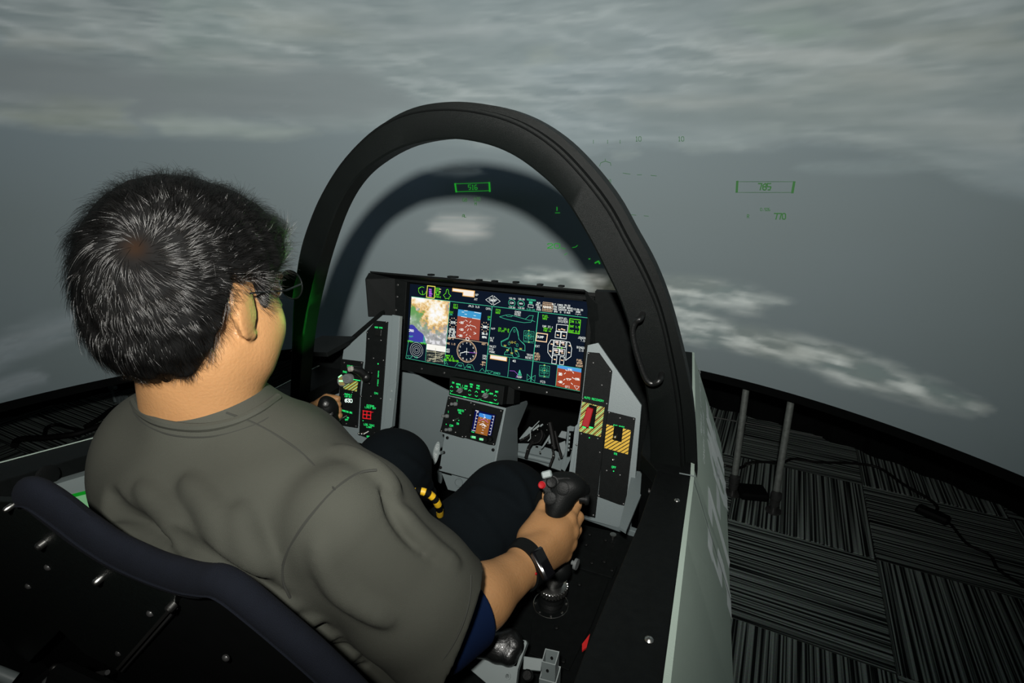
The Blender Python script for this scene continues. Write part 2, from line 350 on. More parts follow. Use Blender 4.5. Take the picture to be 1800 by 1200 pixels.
b.inputs['Base Color'].default_value = (.240, .290, .303, 1); b.inputs['Roughness'].default_value = .9; b.inputs['Specular IOR Level'].default_value = .1
at = nt.nodes.new('ShaderNodeAttribute'); at.attribute_name = 'picture'; nt.links.new(at.outputs['Color'], b.inputs['Emission Color']); b.inputs['Emission Strength'].default_value = 1.0
screen = empty('projection_screen', (0, SC[1]+SR, Z0), 'large curved screen wrapped around the cockpit showing a grey aerial coast view', 'screen')
pic = bigmesh('screen_surface', V, Q, m, screen)
ca = pic.data.color_attributes.new('picture', 'FLOAT_COLOR', 'POINT'); rgba = np.ones((NS*NZ, 4), np.float32); rgba[:, :3] = img.reshape(-1, 3); ca.data.foreach_set('color', rgba.ravel())
R = []
for s in np.linspace(-4.15, 4.15, 90):
    R.append([scr(s, Z0-.035, SR+.004), scr(s, Z0-.035, SR+.06), scr(s, Z0, SR+.06), scr(s, Z0, SR+.004)])
MB().rings(R).build('lower_rim', M['black2'], screen)
for k_, (r_, s0, s1) in enumerate(((2.78, .25, 3.1), (3.25, -3.6, -.3))):
    a_ = np.linspace(s0, s1, 120); cu = [A((SC[0]+(r_+.012*math.sin(i*1.1)+.006*math.sin(i*2.7))*math.sin(s/SR), SC[1]+(r_+.012*math.sin(i*1.1))*math.cos(s/SR), 0)) for i, s in enumerate(a_)]
    o_ = MB().rings([[p+A((0, 0, .0)), p+A((0, 0, 1.1)), p*1.004+A((0, 0, 1.1)), p*1.004+A((0, 0, .0))] for p in cu]).build('curtain', M['black2'])
    tag(o_, ('black curtain hanging to the carpet behind the two steel posts', 'black curtain beyond the cockpit left rail, behind the loose cables')[k_], 'curtain')
# green flight symbols that the projector throws onto the screen
hud = MB(); hudd = MB()
def hpt(x, y): return on_screen(x, y, SR-.004)
def hw(s, x, y, h, mb_=None, w=.0022, asp=.55):
    write(mb_ or hud, hpt, s, x, y, h, w, -ray(x, y)/np.linalg.norm(ray(x, y)), asp)
def hl(pts, w=.002, mb_=None):
    n = -nrm(ray(*pts[0])); (mb_ or hud).ribbon([hpt(*p) for p in pts], w, n)
hl([(800, 323), (861, 321), (861, 335), (801, 337), (800, 323)]); hl([(800, 323), (802, 337)], .007); hl([(860, 321), (861, 336)], .007); hw('516', 831, 329, 8)
hw('G8', 817, 351, 6, hudd); hw('100', 838, 350, 6, hudd); hw('M', 836, 358, 5, hudd); hw('AL', 816, 379, 5, hudd)
hl([(976, 374), (984, 374)], .002); hl([(979, 370), (979, 364)], .003)
hw('20', 973, 432, 8, asp=1.2, w=.003); hl([(986, 436), (994, 437)]); hl([(1006, 435), (1012, 434), (1015, 431)]); hl([(992, 448), (997, 445)]); hl([(1035, 455), (1037, 455)], .004); hl([(1046, 462), (1052, 459), (1054, 463)], .006)
hl([(1296, 319), (1395, 319)], .0012, hudd); hl([(1296, 338), (1395, 338)], .0012, hudd); hl([(1296, 319), (1295, 337)], .008, hudd); hl([(1396, 320), (1393, 338)], .008, hudd)
hw('785', 1344, 328, 11, hudd, .004); hw('0.926', 1345, 368, 5, hudd, .0015); hw('R', 1315, 380, 6, hudd, .0018); hw('770', 1371, 380, 10, hudd, .0038)
hl([(1095, 304), (1108, 306)], .0016, hudd); hl([(1120, 307), (1128, 307)], .0016, hudd); hl([(1144, 308), (1154, 309)], .0016, hudd); hl([(1108, 377), (1118, 378)], .0016, hudd); hl([(1132, 379), (1140, 380)], .0016, hudd)
hl([(1054, 292), (1056, 286), (1064, 283), (1073, 286), (1074, 291)], .0018, hudd); hl([(1064, 283), (1064, 279)], .0018, hudd); hw('0.8', 1068, 318, 6, hudd, .0014)
for x in (1043, 1068, 1090): hl([(x, 246), (x, 252)], .0018, hudd)
hw('10', 1122, 244, 8, hudd, .0018); hw('10', 1197, 244, 8, hudd, .0018)
_h = tag(hud.build('green_symbols', glow('projected_green', (.02, .42, .03), .7), screen), 'bright green projected flight figures')
_i = tag(hudd.build('green_symbols', glow('projected_dim_green', (.08, .24, .08), .55), screen), 'faint green projected flight figures')

_h['kind'] = 'stuff'; _i['kind'] = 'stuff'
# steel posts that carry the screen
for i, (b0, t0, lab) in enumerate((((1287, 868), (1313, 672), 'galvanised steel post nearer the cockpit, under the lower rim of the screen'), ((1359, 898), (1392, 695), 'galvanised steel post farther right of the cockpit side, under the screen rim'))):
    f = onp(*b0, 'z', .0); t = onp(*t0, 'z', Z0-.035)
    e = empty('support_post', (f[0], f[1], 0), lab, 'post', 'posts under the screen')
    d = nrm(t-f); MB().tube([f+d*.07, t], .0135, 14).build('tube', M['pole'], e, True)
    MB().lathe(f+A((0, 0, .0)), (0, 0, 1), [(0, .03), (.006, .03), (.008, .012), (.03, .012), (.032, .019), (.05, .019), (.052, .014), (.06, .014), (.062, .021), (.085, .021), (.087, .015)], 16).build('coupling', M['darksteel'], e, True)
mb = MB(); 
for k in range(2): mb.box(onp(1321+k*3, 862+k*5, 'z', .018+k*.02), (.11, .07, .03), (1, .2, 0), (-.2, 1, 0), .008)
tag(mb.build('weight_bag', M['black2']), 'flat black bag lying between the two steel posts', 'bag')
def cable(name, pts, r, lab, cat='cable', z=.008, group=None):
    P = [onp(x, y, 'z', z) for x, y in pts]; Q_ = []
    for i in range(len(P)-1):
        p0 = P[max(i-1, 0)]; p1 = P[i]; p2 = P[i+1]; p3 = P[min(i+2, len(P)-1)]
        for t in np.linspace(0, 1, 7)[:-1]: Q_.append(.5*((2*p1)+(-p0+p2)*t+(2*p0-5*p1+4*p2-p3)*t*t+(-p0+3*p1-3*p2+p3)*t**3))
    Q_.append(P[-1]); return tag(MB().tube(Q_, r, 8).build(name, M['cable'], None, True), lab, cat, group)
cable('power_cable', [(1276, 818), (1300, 822), (1325, 812), (1375, 812), (1395, 806), (1440, 812), (1500, 814), (1545, 822), (1590, 852), (1632, 876), (1648, 892), (1640, 902)], .006, 'black cable curving over the carpet from behind the posts to the small adapter')
cable('mains_lead', [(1650, 908), (1672, 922), (1700, 955), (1740, 975), (1755, 1000), (1800, 1030), (1850, 1060)], .005, 'thin black lead running from the adapter to the right edge of the carpet')
tag(MB().box(onp(1640, 904, 'z', .016), (.11, .05, .03), (.8, -.5, 0), (.5, .8, 0), .008).build('power_adapter', M['rubber']), 'small black power adapter lying on the carpet between two leads', 'adapter')
tag(MB().tube([onp(1310, 816, 'z', .012), onp(1325, 812, 'z', .012)], .008, 8).build('cable_connector', M['steel'], None, True), 'shiny cable connector beside the nearer steel post', 'connector')
tag(MB().lathe(onp(1290, 835, 'z', 0), (0, 0, 1), [(0, .012), (.01, .012)], 8).build('cable_clip', M['rubber']), 'tiny black clip on the carpet at the foot of the nearer post', 'clip')
# left side, beyond the cockpit rail
cable('loose_cable', [(25, 783), (35, 772), (80, 769), (130, 763), (165, 752), (205, 735)], .016, 'thick black cable on the floor beyond the left rail', z=.02)
cable('loose_cable', [(78, 768), (82, 752), (100, 746), (125, 752), (150, 756), (185, 745)], .009, 'thin black cable looping up in an arch beyond the left rail', z=.02)
cable('loose_cable', [(150, 750), (175, 735), (195, 720), (212, 712)], .012, 'black cable leading to the small socket box beyond the left rail', z=.02)
e = empty('socket_box', onp(208, 712, 'z', 0), 'small pale socket box on a bent bracket beyond the left rail', 'box')
MB().tube([onp(193, 680, 'y', 1.85), onp(203, 681, 'y', 1.85)], .012, 8).tube([onp(195, 681, 'y', 1.85), onp(205, 712, 'y', 1.85)], .008, 8).build('bracket', M['grey'], e)
for x in (204, 210, 215): MB().prism([onp(x, 697, 'y', 1.84), onp(x+4, 698, 'y', 1.84), onp(x+6, 712, 'y', 1.84), onp(x+2, 711, 'y', 1.84)], (0, .02, 0)).build('socket', M['grey'], e)
# ------------------------------------------------------------------ cockpit shell
def zs(y): return .93+.23*(.4-y) if y < .98 else .797
shell = empty('cockpit_shell', (0, .6, 0), 'open jet cockpit body with black rails, black consoles and pale grey outer skin', 'cockpit')
yy = [-.5, -.1, .4, .7, .93, 1.0, 1.3, 1.64]
xi = [.415, .420, .433, .451, .458, .42, .41, .40]; xo = [.49, .50, .508, .514, .519, .518, .507, .491]
def rail(sg):
    top = []
    R = [[(sg*a, y, zs(y)), (sg*b, y, zs(y)), (sg*b, y, zs(y)-.035), (sg*a, y, zs(y)-.035)] for y, a, b in zip(yy, xi, xo)]
    MB().rings(R if sg > 0 else [r[::-1] for r in R]).build('rail', M['black'], shell, bevel=.0015)
    MB().rings([[(sg*(b), y, zs(y)+.001), (sg*(b+.007), y, zs(y)-.001), (sg*(b+.007), y, zs(y)-.03), (sg*(b), y, zs(y)-.03)][::1 if sg > 0 else -1] for y, b in zip(yy, xo)]).build('edge_trim', M['skin_grey'], shell)
    # inner wall down to the console
    MB().rings([[(sg*(a+.004), y, zs(y)-.02), (sg*(a+.02), y, zs(y)-.02), (sg*.46, y, .1), (sg*.445, y, .1)][::1 if sg > 0 else -1] for y, a in zip(yy, xi)]).build('inner_wall', M['black2'], shell)
    # outer skin: slopes out to the chine, then back in
    cz = [.56, .56, .56, .55, .54, .54, .53, .50]; cx = [.66, .65, .635, .626, .624, .624, .622, .612]
    def sk(o): return [[(sg*(b+.004-o), y, zs(y)-.004), (sg*(x-o), y, z), (sg*(x-.035-o), y, z-.09), (sg*(.47-o), y, .10)] for y, b, x, z in zip(yy, xo, cx, cz)]
    V = [p for r in sk(0) for p in r]; V2 = [p for r in sk(.012) for p in r]; n = len(V); Fc = []
    for i in range(len(yy)-1):
        for k in range(3):
            a, b, c, d = i*4+k, i*4+k+1, (i+1)*4+k+1, (i+1)*4+k
            Fc += [(a, b, c, d), (a+n, d+n, c+n, b+n)]
        for k in (0, 3): Fc.append((i*4+k, (i+1)*4+k, (i+1)*4+k+n, i*4+k+n))
    for i in (0, len(yy)-1): Fc += [(i*4+k, i*4+k+1, i*4+k+1+n, i*4+k+n) for k in range(3)]
    return mesh('side_skin', V+V2, Fc, M['skin_grey'], shell)
rail(1); rail(-1)
# raised seam strip down the right skin, starting at the frame foot
sm_ = MB(); p_, q_ = A((.5235, .935, zs(.935)+.001)), A((.6265, .935, .54)); sm_.ribbon([p_, q_], .004, nrm((.25, 0, .1))); sm_.ribbon([(.500, .935, zs(.93)+.0015), (.526, .935, zs(.93)+.0015)], .004, (0, 0, 1))
sm_.build('skin_seam', M['lgrey'], shell)
# lettering on the right skin (reads from outside, nose to the right)
let = MB(); n_ = nrm((.26, 0, .10))
def skp(y, t):   # y along the nose, t from rail (0) to chine (1)
    b = np.interp(y, yy, xo)+.004; x = np.interp(y, yy, [.66, .65, .635, .626, .624, .624, .622, .612]); z = np.interp(y, yy, [.56, .56, .56, .55, .54, .54, .53, .50]); zt = zs(y)-.004
    return A((b+(x-b)*t+.0012, y, zt+(z-zt)*t))
write(let, lambda y, v: skp(y, v), '57-8MF', 1.22, .70, .50, .034, n_, asp=.16, gap=.5)
for k, s_ in enumerate(('RESCUE  LIFTING POINTS', 'CANOPY RELEASE')):
    h = .035; cw = .014; y = 1.14+.10*(1-k)
    for ch in s_:
        for st in strokes(ch): let.ribbon([skp(y+a*cw, .19+.075*k+h*(1-b)) for a, b in st], .003, n_)
        y += .0195
let.build('lettering', mat('pale_lettering', (.85, .95, .95), .6), shell)['kind'] = 'stuff'
# nose deck, consoles, tub floor, bulkhead
MB().box((0, 1.46, .785), (.82, .36, .02)).build('nose_deck', M['black'], shell)
MB().box((0, 1.645, .45), (.98, .02, .68)).build('bulkhead', M['black2'], shell)
MB().box((0, .75, .085), (.90, 1.8, .03)).build('tub_floor', M['black2'], shell)
for sg in (1, -1):
    e = MB(); e.box((sg*.33, .44, .5825), (.25, 1.12, .012)); e.box((sg*.21, .44, .35), (.012, 1.12, .46)); e.build('console', M['black'], shell, bevel=.001)
cp = Plane((.3, .7, .5892), (1, 0, 0), (0, 1, 0))
e = MB(); e.prism([cp.at(x, y, .0) for x, y in ((1012, 975), (1085, 997), (1076, 1018), (1010, 998))], (0, 0, .004)); e.prism([cp.at(x, y) for x, y in ((1008, 1000), (1070, 1022), (1040, 1100), (1000, 1180), (930, 1150), (935, 1090))], (0, 0, .003)); e.build('console_plate', M['black'], shell, bevel=.001)
for x, y in ((1036, 942), (1064, 952), (1040, 992), (1062, 990), (1018, 1030), (978, 1106), (990, 1165), (1075, 1005), (1030, 960)): MB().lathe(cp.at(x, y, .003), (0, 0, 1), [(0, .0045), (.003, .0045), (.0045, .003)], 8).build('bolt_head', M['rubber'], shell)
e = MB(); e.lathe(cp.at(1077, 948, .0), (0, 0, 1), [(0, .0035), (.010, .0035), (.010, .007), (.014, .007), (.014, .003)], 14); e.build('pin', M['steel'], shell, True)
for x, y, s in ((1141, 1125, 1), (1190, 880, 1)):
    p = onp(x, y, 'z', zs(onp(x, y, 'z', .8)[1])); 
    for _ in range(4): p = onp(x, y, 'z', zs(p[1]))
    MB().ball(p, (.005, .004), 5).build('rivet', M['steel'], shell, True)
# grey kick strip in front of the right instrument column
k0, k1 = cp.at(975, 892, .0), cp.at(1098, 936, .0)
MB().box((k0+k1)/2+A((0, .006, .005)), (np.linalg.norm(k1-k0)+.06, .014, .016), k1-k0, (0, 1, 0)).build('kick_strip', M['grey'], shell, bevel=.002)
MB().prism([onp(x, y, 'z', .70) for x, y in ((1112, 830), (1142, 836), (1100, 938), (1088, 930))], (0, 0, .006)).build('corner_plate', M['grey'], shell)
# black cowl behind the instrument columns, beside the frame
for nm, Y, pts in (('cowl', 1.21, [(1046, 512), (1085, 514), (1098, 545), (1150, 690), (1156, 850), (1095, 852), (1060, 700), (1046, 600)]),
               ('cowl', 1.16, [(548, 606), (606, 601), (668, 548), (672, 690), (600, 760), (548, 720)])):
    MB().prism([onp(x, y, 'y', Y) for x, y in pts], (0, .02, 0)).build(nm, M['black'], shell)
MB().box((-.425, 1.09, .895), (.12, .13, .012), (1, 0, .1), (0, 1, 0)).build('cowl_ledge', M['black'], shell, bevel=.002)
MB().box((.0, 1.31, 1.035), (.60, .12, .012), (1, 0, 0), (0, 1, -.35)).build('glare_shield', M['black'], shell, bevel=.002)
# left ledge inside the rail with its lit green area
e = [onp(x, y, 'x', -.40) for x, y in ((60, 862), (175, 828), (210, 940), (120, 960))]
MB().prism(e, (-.05, 0, -.01)).build('side_ledge', M['lgrey'], shell)
MB().ribbon([onp(108, 876, 'x', -.3985), onp(215, 849, 'x', -.3985)], .006, (1, 0, 0)).build('lit_edge', glow('green_edge_light', (.01, .5, .03), .35), shell)
MB().prism([onp(x, y, 'x', -.399) for x, y in ((110, 878), (178, 861), (208, 935), (130, 950))], (-.001, 0, 0)).build('lit_area', mat('pale_green_panel', (.22, .42, .25), .5, emit=(.08, .4, .13), es=.22), shell)
MB().lathe(onp(80, 836, 'x', -.425), (1, 0, 0), [(0, .016), (.004, .018), (.006, .012)], 18).build('rail_button', M['rubber'], shell, True)

# ------------------------------------------------------------------ canopy bow
AY = .97
outer = [(506, 700), (509, 600), (514, 520), (526, 440), (544, 380), (568, 325), (604, 272), (655, 223), (712, 193), (780, 183), (850, 190), (915, 211), (975, 249), (1026, 300), (1072, 360), (1105, 420), (1137, 480), (1163, 545), (1182, 620), (1197, 700), (1205, 780), (1208, 872)]
inner = [(524, 700), (531, 612), (538, 560), (547, 515), (564, 448), (591, 370), (622, 318), (662, 283), (715, 256), (783, 244), (845, 251), (897, 270), (945, 303), (990, 347), (1033, 415), (1064, 475), (1092, 535), (1115, 608), (1130, 660), (1139, 715), (1143, 770), (1142, 862)]
def smoothpts(pts, n):
    P = [A(p) for p in pts]; out = []
    for i in range(len(P)-1):
        p0 = P[max(i-1, 0)]; p1 = P[i]; p2 = P[i+1]; p3 = P[min(i+2, len(P)-1)]
        for t in np.linspace(0, 1, n+1)[:-1]: out.append(.5*((2*p1)+(-p0+p2)*t+(2*p0-5*p1+4*p2-p3)*t*t+(-p0+3*p1-3*p2+p3)*t**3))
    return out+[P[-1]]
O3 = smoothpts([onp(x, y, 'y', AY) for x, y in outer], 5); I3 = smoothpts([onp(x, y, 'y', AY) for x, y in inner], 5)
# carry both legs down into the rails
O3 = [O3[0]+A((-.01, 0, -.06))]+O3; I3 = [I3[0]+A((-.01, 0, -.06))]+I3
bow = empty('canopy_bow', ((O3[0]+O3[-1])/2), 'tall black arched windscreen frame standing across the cockpit', 'canopy frame')
R = []; L2 = []; N = len(O3)
for i, (o, q) in enumerate(zip(O3, I3)):
    u = nrm(o-q); f = A((0, 1, 0))
    c = o-u*.011
    R.append([q+f*.003, q+f*.045, q+u*.01+f*.052, o-u*.004+f*.052, o-u*.004+f*.006, c+f*.006, c+f*.0, q+u*.004])
    k = i/(N-1); wd = .004+.014*max(0, (k-.35)/.65)
    L2.append([o-u*.006+f*.03, o-u*.006+f*.07, o+u*wd+f*.07, o+u*wd+f*.03])
MB().rings(R).build('frame', M['arch'], bow, True)
MB().rings(L2).build('outer_flange', M['arch'], bow, True)
MB().tube([q*.3+o*.7+A((0, -.0005, 0)) for o, q in zip(O3[6:-4], I3[6:-4])][:1]+[o-nrm(o-q)*.009+A((0, .001, 0)) for o, q in zip(O3[1:], I3[1:])], .0016, 6).build('weather_strip', M['black2'], bow, True)
b0, b1 = onp(1140, 862, 'y', AY-.012), onp(1206, 872, 'y', AY-.012)
MB().tube([b0, b1], .005, 8).build('foot_strip', M['darksteel'], bow, True)
hp = [onp(x, y, 'y', AY-.03) for x, y in ((1126, 560), (1117, 566), (1112, 582), (1117, 612), (1127, 645), (1137, 668), (1148, 674), (1160, 668))]
hp = [hp[0]+A((0, .03, 0))]+hp+[hp[-1]+A((0, .03, 0))]
MB().tube(smoothpts(hp, 4), .0055, 10).build('grab_handle', M['leather'], bow, True)

# ------------------------------------------------------------------ instrument panels
def screws(pl, pts, name='screw', parent=None, r=.0022, mt='darksteel', off=.0):
    for x, y in pts: MB().lathe(pl.at(x, y, off), pl.n, [(0, r), (.0012, r), (.0018, r*.6)], 8).build(name, M[mt], parent, True)
def plate(pl, pts, name, mt, parent, off, th, bevel=.0008):
    return MB().prism([pl.at(x, y, off-th) for x, y in pts], pl.n*th).build(name, M[mt] if isinstance(mt, str) else mt, parent, bevel=bevel)
def clip_band(poly, f, lo, hi):
    for s, lim in ((1, hi), (-1, -lo)):
        out = []
        for i in range(len(poly)):
            a, b = poly[i], poly[(i+1) % len(poly)]; fa, fb = s*f(a)-lim, s*f(b)-lim
            if fa <= 0: out.append(a)
            if (fa < 0) != (fb < 0): t = fa/(fa-fb); out.append(a+(b-a)*t)
        poly = out
        if not poly: return []
    return poly
def stripes(pl, quad, off, bands, slope=.9, period=.3):
    """quad = four photo corners (tl, tr, br, bl); bands = [(start, end, MB)] within one period"""
    q = [A(p) for p in quad]
    sq = [A(p) for p in ((0, 0), (1, 0), (1, 1), (0, 1))]; f = lambda p: p[0]*slope+p[1]
    for k in range(-1, int((1+slope)/period)+2):
        for a, b, mb_ in bands:
            P = clip_band(sq, f, (k+a)*period, (k+b)*period)
            if len(P) > 2: mb_.add([pl.at(*((q[0]*(1-u)+q[1]*u)*(1-v)+(q[3]*(1-u)+q[2]*u)*v), off) for u, v in P], [tuple(range(len(P)))[::-1]])
def c_(sx, sy, k): return lambda x, y: (sx+x/k, sy+y/k)
CL = []
def toggle(pl, parent, x, y, tx, ty, ring='steel', r=.0055, L=.018):
    b = pl.at(x, y); _m = MB().lathe(b, pl.n, [(0, r), (.002, r), (.003, r*.7), (.003, r*.5)], 14); co_ = _m.build('switch_collar', M[ring], parent, True)
    t = pl.at(tx, ty, L); MB().tube([b, b*.4+t*.6, t], [.0016, .0022, .0036], 10).ball(t, .0036, 5).build('switch_lever', M['steel'], co_, True, 0)
# right column group
PR = Plane((.32, 1.075, .78), (1, 0, 0), (0, .15, .39)); c6 = c_(980, 580, 1/.3)
rp = empty('right_instrument_column', PR.at(1060, 925), 'grey upright right-hand panel carrying two black switch plates with yellow hazard stripes', 'instrument panel')
plate(PR, [c6(*p) for p in ((176, 88), (238, 74), (492, 440), (430, 1178), (85, 1085), (70, 860), (118, 540), (140, 420))], 'backing_plate', 'grey', rp, 0, .012)
a1 = plate(PR, [c6(*p) for p in ((178, 128), (246, 134), (322, 240), (296, 470), (266, 700), (222, 1098), (84, 1062), (128, 590), (148, 395))], 'switch_plate', 'black', rp, .004, .004); a1['label'] = 'taller black plate with red guarded switch'
a2 = plate(PR, [c6(*p) for p in ((296, 474), (458, 514), (400, 1026), (362, 1018), (240, 972), (266, 700))], 'switch_plate', 'black', rp, .006, .005); a2['label'] = 'shorter black plate with solid yellow hazard stripes'
screws(PR, [c6(*p) for p in ((184, 136), (310, 242), (212, 192), (262, 322), (290, 430), (150, 400), (142, 606), (238, 634), (250, 714), (115, 670), (212, 1080), (304, 482), (448, 520), (368, 514), (290, 820), (368, 846), (244, 966), (388, 1014))], 'screw', rp, off=.006)
gg, gy, gw, gm = MB(), MB(), MB(), MB(); c9 = c_(1010, 690, 7.5)
qd = [c9(104, 115), c9(400, 190), c9(350, 580), c9(62, 505)]
stripes(PR, qd, .0048, [(0, .2, gy), (.28, .62, gw), (.7, .8, gy)], .95, .235)
plate(PR, [c9(*p) for p in ((196, 150), (300, 180), (262, 465), (165, 440))], 'switch_recess', 'black2', rp, .0055, .001)
qa = [c9(428, 412), c9(748, 492), c9(708, 808), c9(396, 720)]
ym = MB(); stripes(PR, qa, .0068, [(0, .74, ym)], .95, .165); ym.build('hazard_stripes', M['yellow'], rp)
plate(PR, [c9(*p) for p in ((528, 425), (645, 452), (624, 645), (506, 614))], 'switch_recess', 'black2', rp, .0078, .001)
gy.build('hazard_stripes', M['stripedim'], rp); gw.build('hazard_stripes', M['stripelit'], rp)
# red guarded switch
g = [c9(180, 180), c9(262, 205), c9(205, 452), c9(112, 418)]
MB().prism([PR.at(*g[0], .014), PR.at(*g[1], .014), PR.at(*g[2], .022), PR.at(*g[3], .022)], -PR.n*.008).build('switch_guard', M['red'], rp, bevel=.002)
def wr(mb_, pl, f, s, cx, cy, h, off=.0052, w=.0007, asp=.6):
    write(mb_, lambda x, y: pl.at(*f(x, y), off), s, cx, cy, h, w, pl.n, asp)
def wrs(mb_, pl, f, s, cx, cy, h, sl, off=.0052, w=.0007, asp=.6):
    write(mb_, lambda x, y: pl.at(*f(x, y+(x-cx)*sl), off), s, cx, cy, h, w, pl.n, asp)
wrs(gg, PR, c9, 'AUTO RECOVERY', 262, 84, 26, .2, w=.0006); wrs(gg, PR, c9, 'SYS MAST', 590, 440, 24, .2, .0072); wrs(gg, PR, c9, 'FR', 546, 800, 26, .2, .0072); wrs(gg, PR, c9, 'OFF', 524, 975, 26, .2, .0072)
for p in ((202, 588), (520, 1026)): gg.lathe(PR.at(*c9(*p), .007), PR.n, [(0, .0014), (.001, .001)], 8)
gg.ribbon([PR.at(*c9(115, 445), .0058), PR.at(*c9(150, 455), .0058)], .003, PR.n); gg.ribbon([PR.at(*c9(200, 448), .0058), PR.at(*c9(245, 458), .0058)], .003, PR.n)
gg.build('lit_lettering', M['green'], rp)['kind'] = 'stuff'
toggle(PR, rp, *c9(580, 525), *c9(548, 572), 'red', .0064); toggle(PR, rp, *c9(538, 885), *c9(515, 872), 'red', .0060, .012)

# left column group
PL_ = Plane((-.32, 1.075, .78), (1, 0, 0), (0, .15, .39)); c4 = c_(560, 540, 4.615); c10 = c_(590, 620, 7.06)
lp = empty('left_instrument_column', PL_.at(640, 770), 'grey upright left-hand panel with a big grey rotary knob, lit digits and red grid lamp', 'instrument panel')
plate(PL_, [c4(*p) for p in ((202, 345), (385, 180), (520, 62), (662, 70), (640, 490), (600, 965), (505, 1045), (420, 1120), (330, 1100), (40, 985), (20, 690), (115, 715), (165, 695), (190, 430))], 'backing_plate', 'grey', lp, 0, .012)
q1 = plate(PL_, [c4(*p) for p in ((470, 108), (568, 118), (524, 740), (500, 1040), (478, 1085), (335, 1035), (348, 740), (384, 440), (396, 195))], 'switch_plate', 'black', lp, .004, .004); q1['label'] = 'tall black plate with the landing gear lever and red grid lamp'
q2 = plate(PL_, [c4(*p) for p in ((188, 418), (366, 440), (346, 600), (322, 978), (158, 952), (178, 640))], 'switch_plate', 'black', lp, .004, .004); q2['label'] = 'shorter black plate with rotary knob and white lit digits'
plate(PL_, [c4(*p) for p in ((568, 640), (640, 604), (602, 968), (530, 1010))], 'bracket', 'grey', lp, .006, .006)
plate(PL_, [c4(*p) for p in ((602, 60), (662, 70), (640, 500), (600, 960), (560, 990))], 'edge_flange', 'grey', lp, .003, .003)
screws(PL_, [c4(*p) for p in ((602, 677), (592, 746))], 'screw', lp, .0032, 'lgrey', .006)
screws(PL_, [c4(*p) for p in ((412, 256), (512, 268), (400, 205), (452, 412), (532, 430), (430, 720), (510, 738), (352, 720), (215, 448), (355, 450), (280, 688), (212, 706), (232, 942), (310, 962), (462, 1018), (555, 120))], 'screw', lp, off=.004)
plate(PL_, [c4(*p) for p in ((472, 180), (522, 184), (518, 236), (468, 230))], 'window', 'leather', lp, .007, .004)
lg, lr, lw, ly, ll = MB(), MB(), MB(), MB(), MB()
stripes(PL_, [c4(212, 590), c4(330, 600), c4(318, 682), c4(210, 660)], .0048, [(0, .3, ly), (.36, .72, ll)], 1.3, .34)
wrs(lg, PL_, c10, 'IGNTN', 198, 168, 24, .15); wrs(lg, PL_, c10, 'RAD', 130, 236, 22, .15); wrs(lg, PL_, c10, 'ON', 194, 215, 24, .15)
wrs(lg, PL_, c10, 'RADALT', 172, 516, 20, .15); wrs(lg, PL_, c10, 'LOW ALT', 170, 542, 16, .15); wrs(lg, PL_, c10, 'PARKING BRK', 158, 728, 20, .25, asp=.45)
wrs(lg, PL_, c10, 'ON', 166, 802, 16, .15); wrs(lg, PL_, c10, 'OFF', 152, 828, 18, .15)
wrs(lg, PL_, c10, 'EXTEND', 446, 655, 20, .15); wrs(lg, PL_, c10, 'LIMIT OFF', 446, 680, 20, .15); wrs(lg, PL_, c10, 'LDG TAXI', 430, 892, 22, .15); wrs(lg, PL_, c10, 'LIGHT', 430, 918, 18, .15)
wrs(lg, PL_, c10, 'OFF', 420, 1036, 18, .15); wrs(lg, PL_, c10, 'DN', 516, 500, 22, .15, asp=.8)
wrs(lg, PL_, c4, 'NOSE STRG', 496, 165, 11, .1, asp=.5, w=.0006)
for k, ch in enumerate('GEAR HNDL'): wr(lg, PL_, c10, ch, 546-k*1.2, 232+k*21, 16)
lg.lathe(PL_.at(*c10(540, 136), .005), PL_.n, [(0, .0018), (.001, .0012)], 8); lg.lathe(PL_.at(*c10(354, 838), .005), PL_.n, [(0, .0012), (.001, .001)], 8)
lg.ribbon([PL_.at(*c10(256, 328), .012), PL_.at(*c10(335, 342), .012)], .0022, PL_.n)
wrs(lw, PL_, c10, '830', 176, 590, 40, .08, .0055, .0013, .62)
gl = MB()
for x in (358, 404, 452): gl.ribbon([PL_.at(*c10(x+2, 712+(x-358)*.12), .006), PL_.at(*c10(x-4, 808+(x-358)*.12), .006)], .0022, PL_.n)
for y in (716, 760, 806): gl.ribbon([PL_.at(*c10(354, y), .006), PL_.at(*c10(454, y+12), .006)], .0022, PL_.n)
gl.ribbon([PL_.at(*c10(450, 735), .006), PL_.at(*c10(480, 732), .006)], .0015, PL_.n)
gl.build('grid_lamp', M['redlit'], lp)['label'] = 'red glowing four-square grid lamp'
lg.build('lit_lettering', M['green'], lp)['kind'] = 'stuff'; lw.build('lit_digits', M['whitelit'], lp)['kind'] = 'stuff'; ly.build('hazard_stripes', M['stripedim'], lp); ll.build('hazard_stripes', M['stripelit'], lp)
kc = PL_.at(*c10(112, 345), .004)
dial = MB().lathe(kc, PL_.n, [(0, .0150), (.007, .0150), (.008, .0142), (.008, .0125), (.007, .0120), (.007, 0)], 28).build('rotary_dial', M['knob'], lp, True)
d1, d2, d3 = MB(), MB(), MB()
kq = [c10(78, 300), c10(146, 290), c10(146, 402), c10(82, 396)]
stripes(PL_, kq, .0128, [(0, .45, d1)], 1.1, .3); d1.build('dial_stripes', M['stripedim'], dial)
d2.ribbon([PL_.at(*c10(84, 346), .0135), PL_.at(*c10(148, 346), .0135)], .004, PL_.n); d2.ribbon([PL_.at(*c10(75, 300), .0135), PL_.at(*c10(110, 275), .0135)], .003, PL_.n); d2.build('dial_light', M['green2'], dial)
kk = PL_.at(*c10(192, 318), .006)
kg_ = MB().lathe(kk, PL_.n, [(0, .0135), (.014, .0130), (.016, .0115), (.016, 0)], 28)
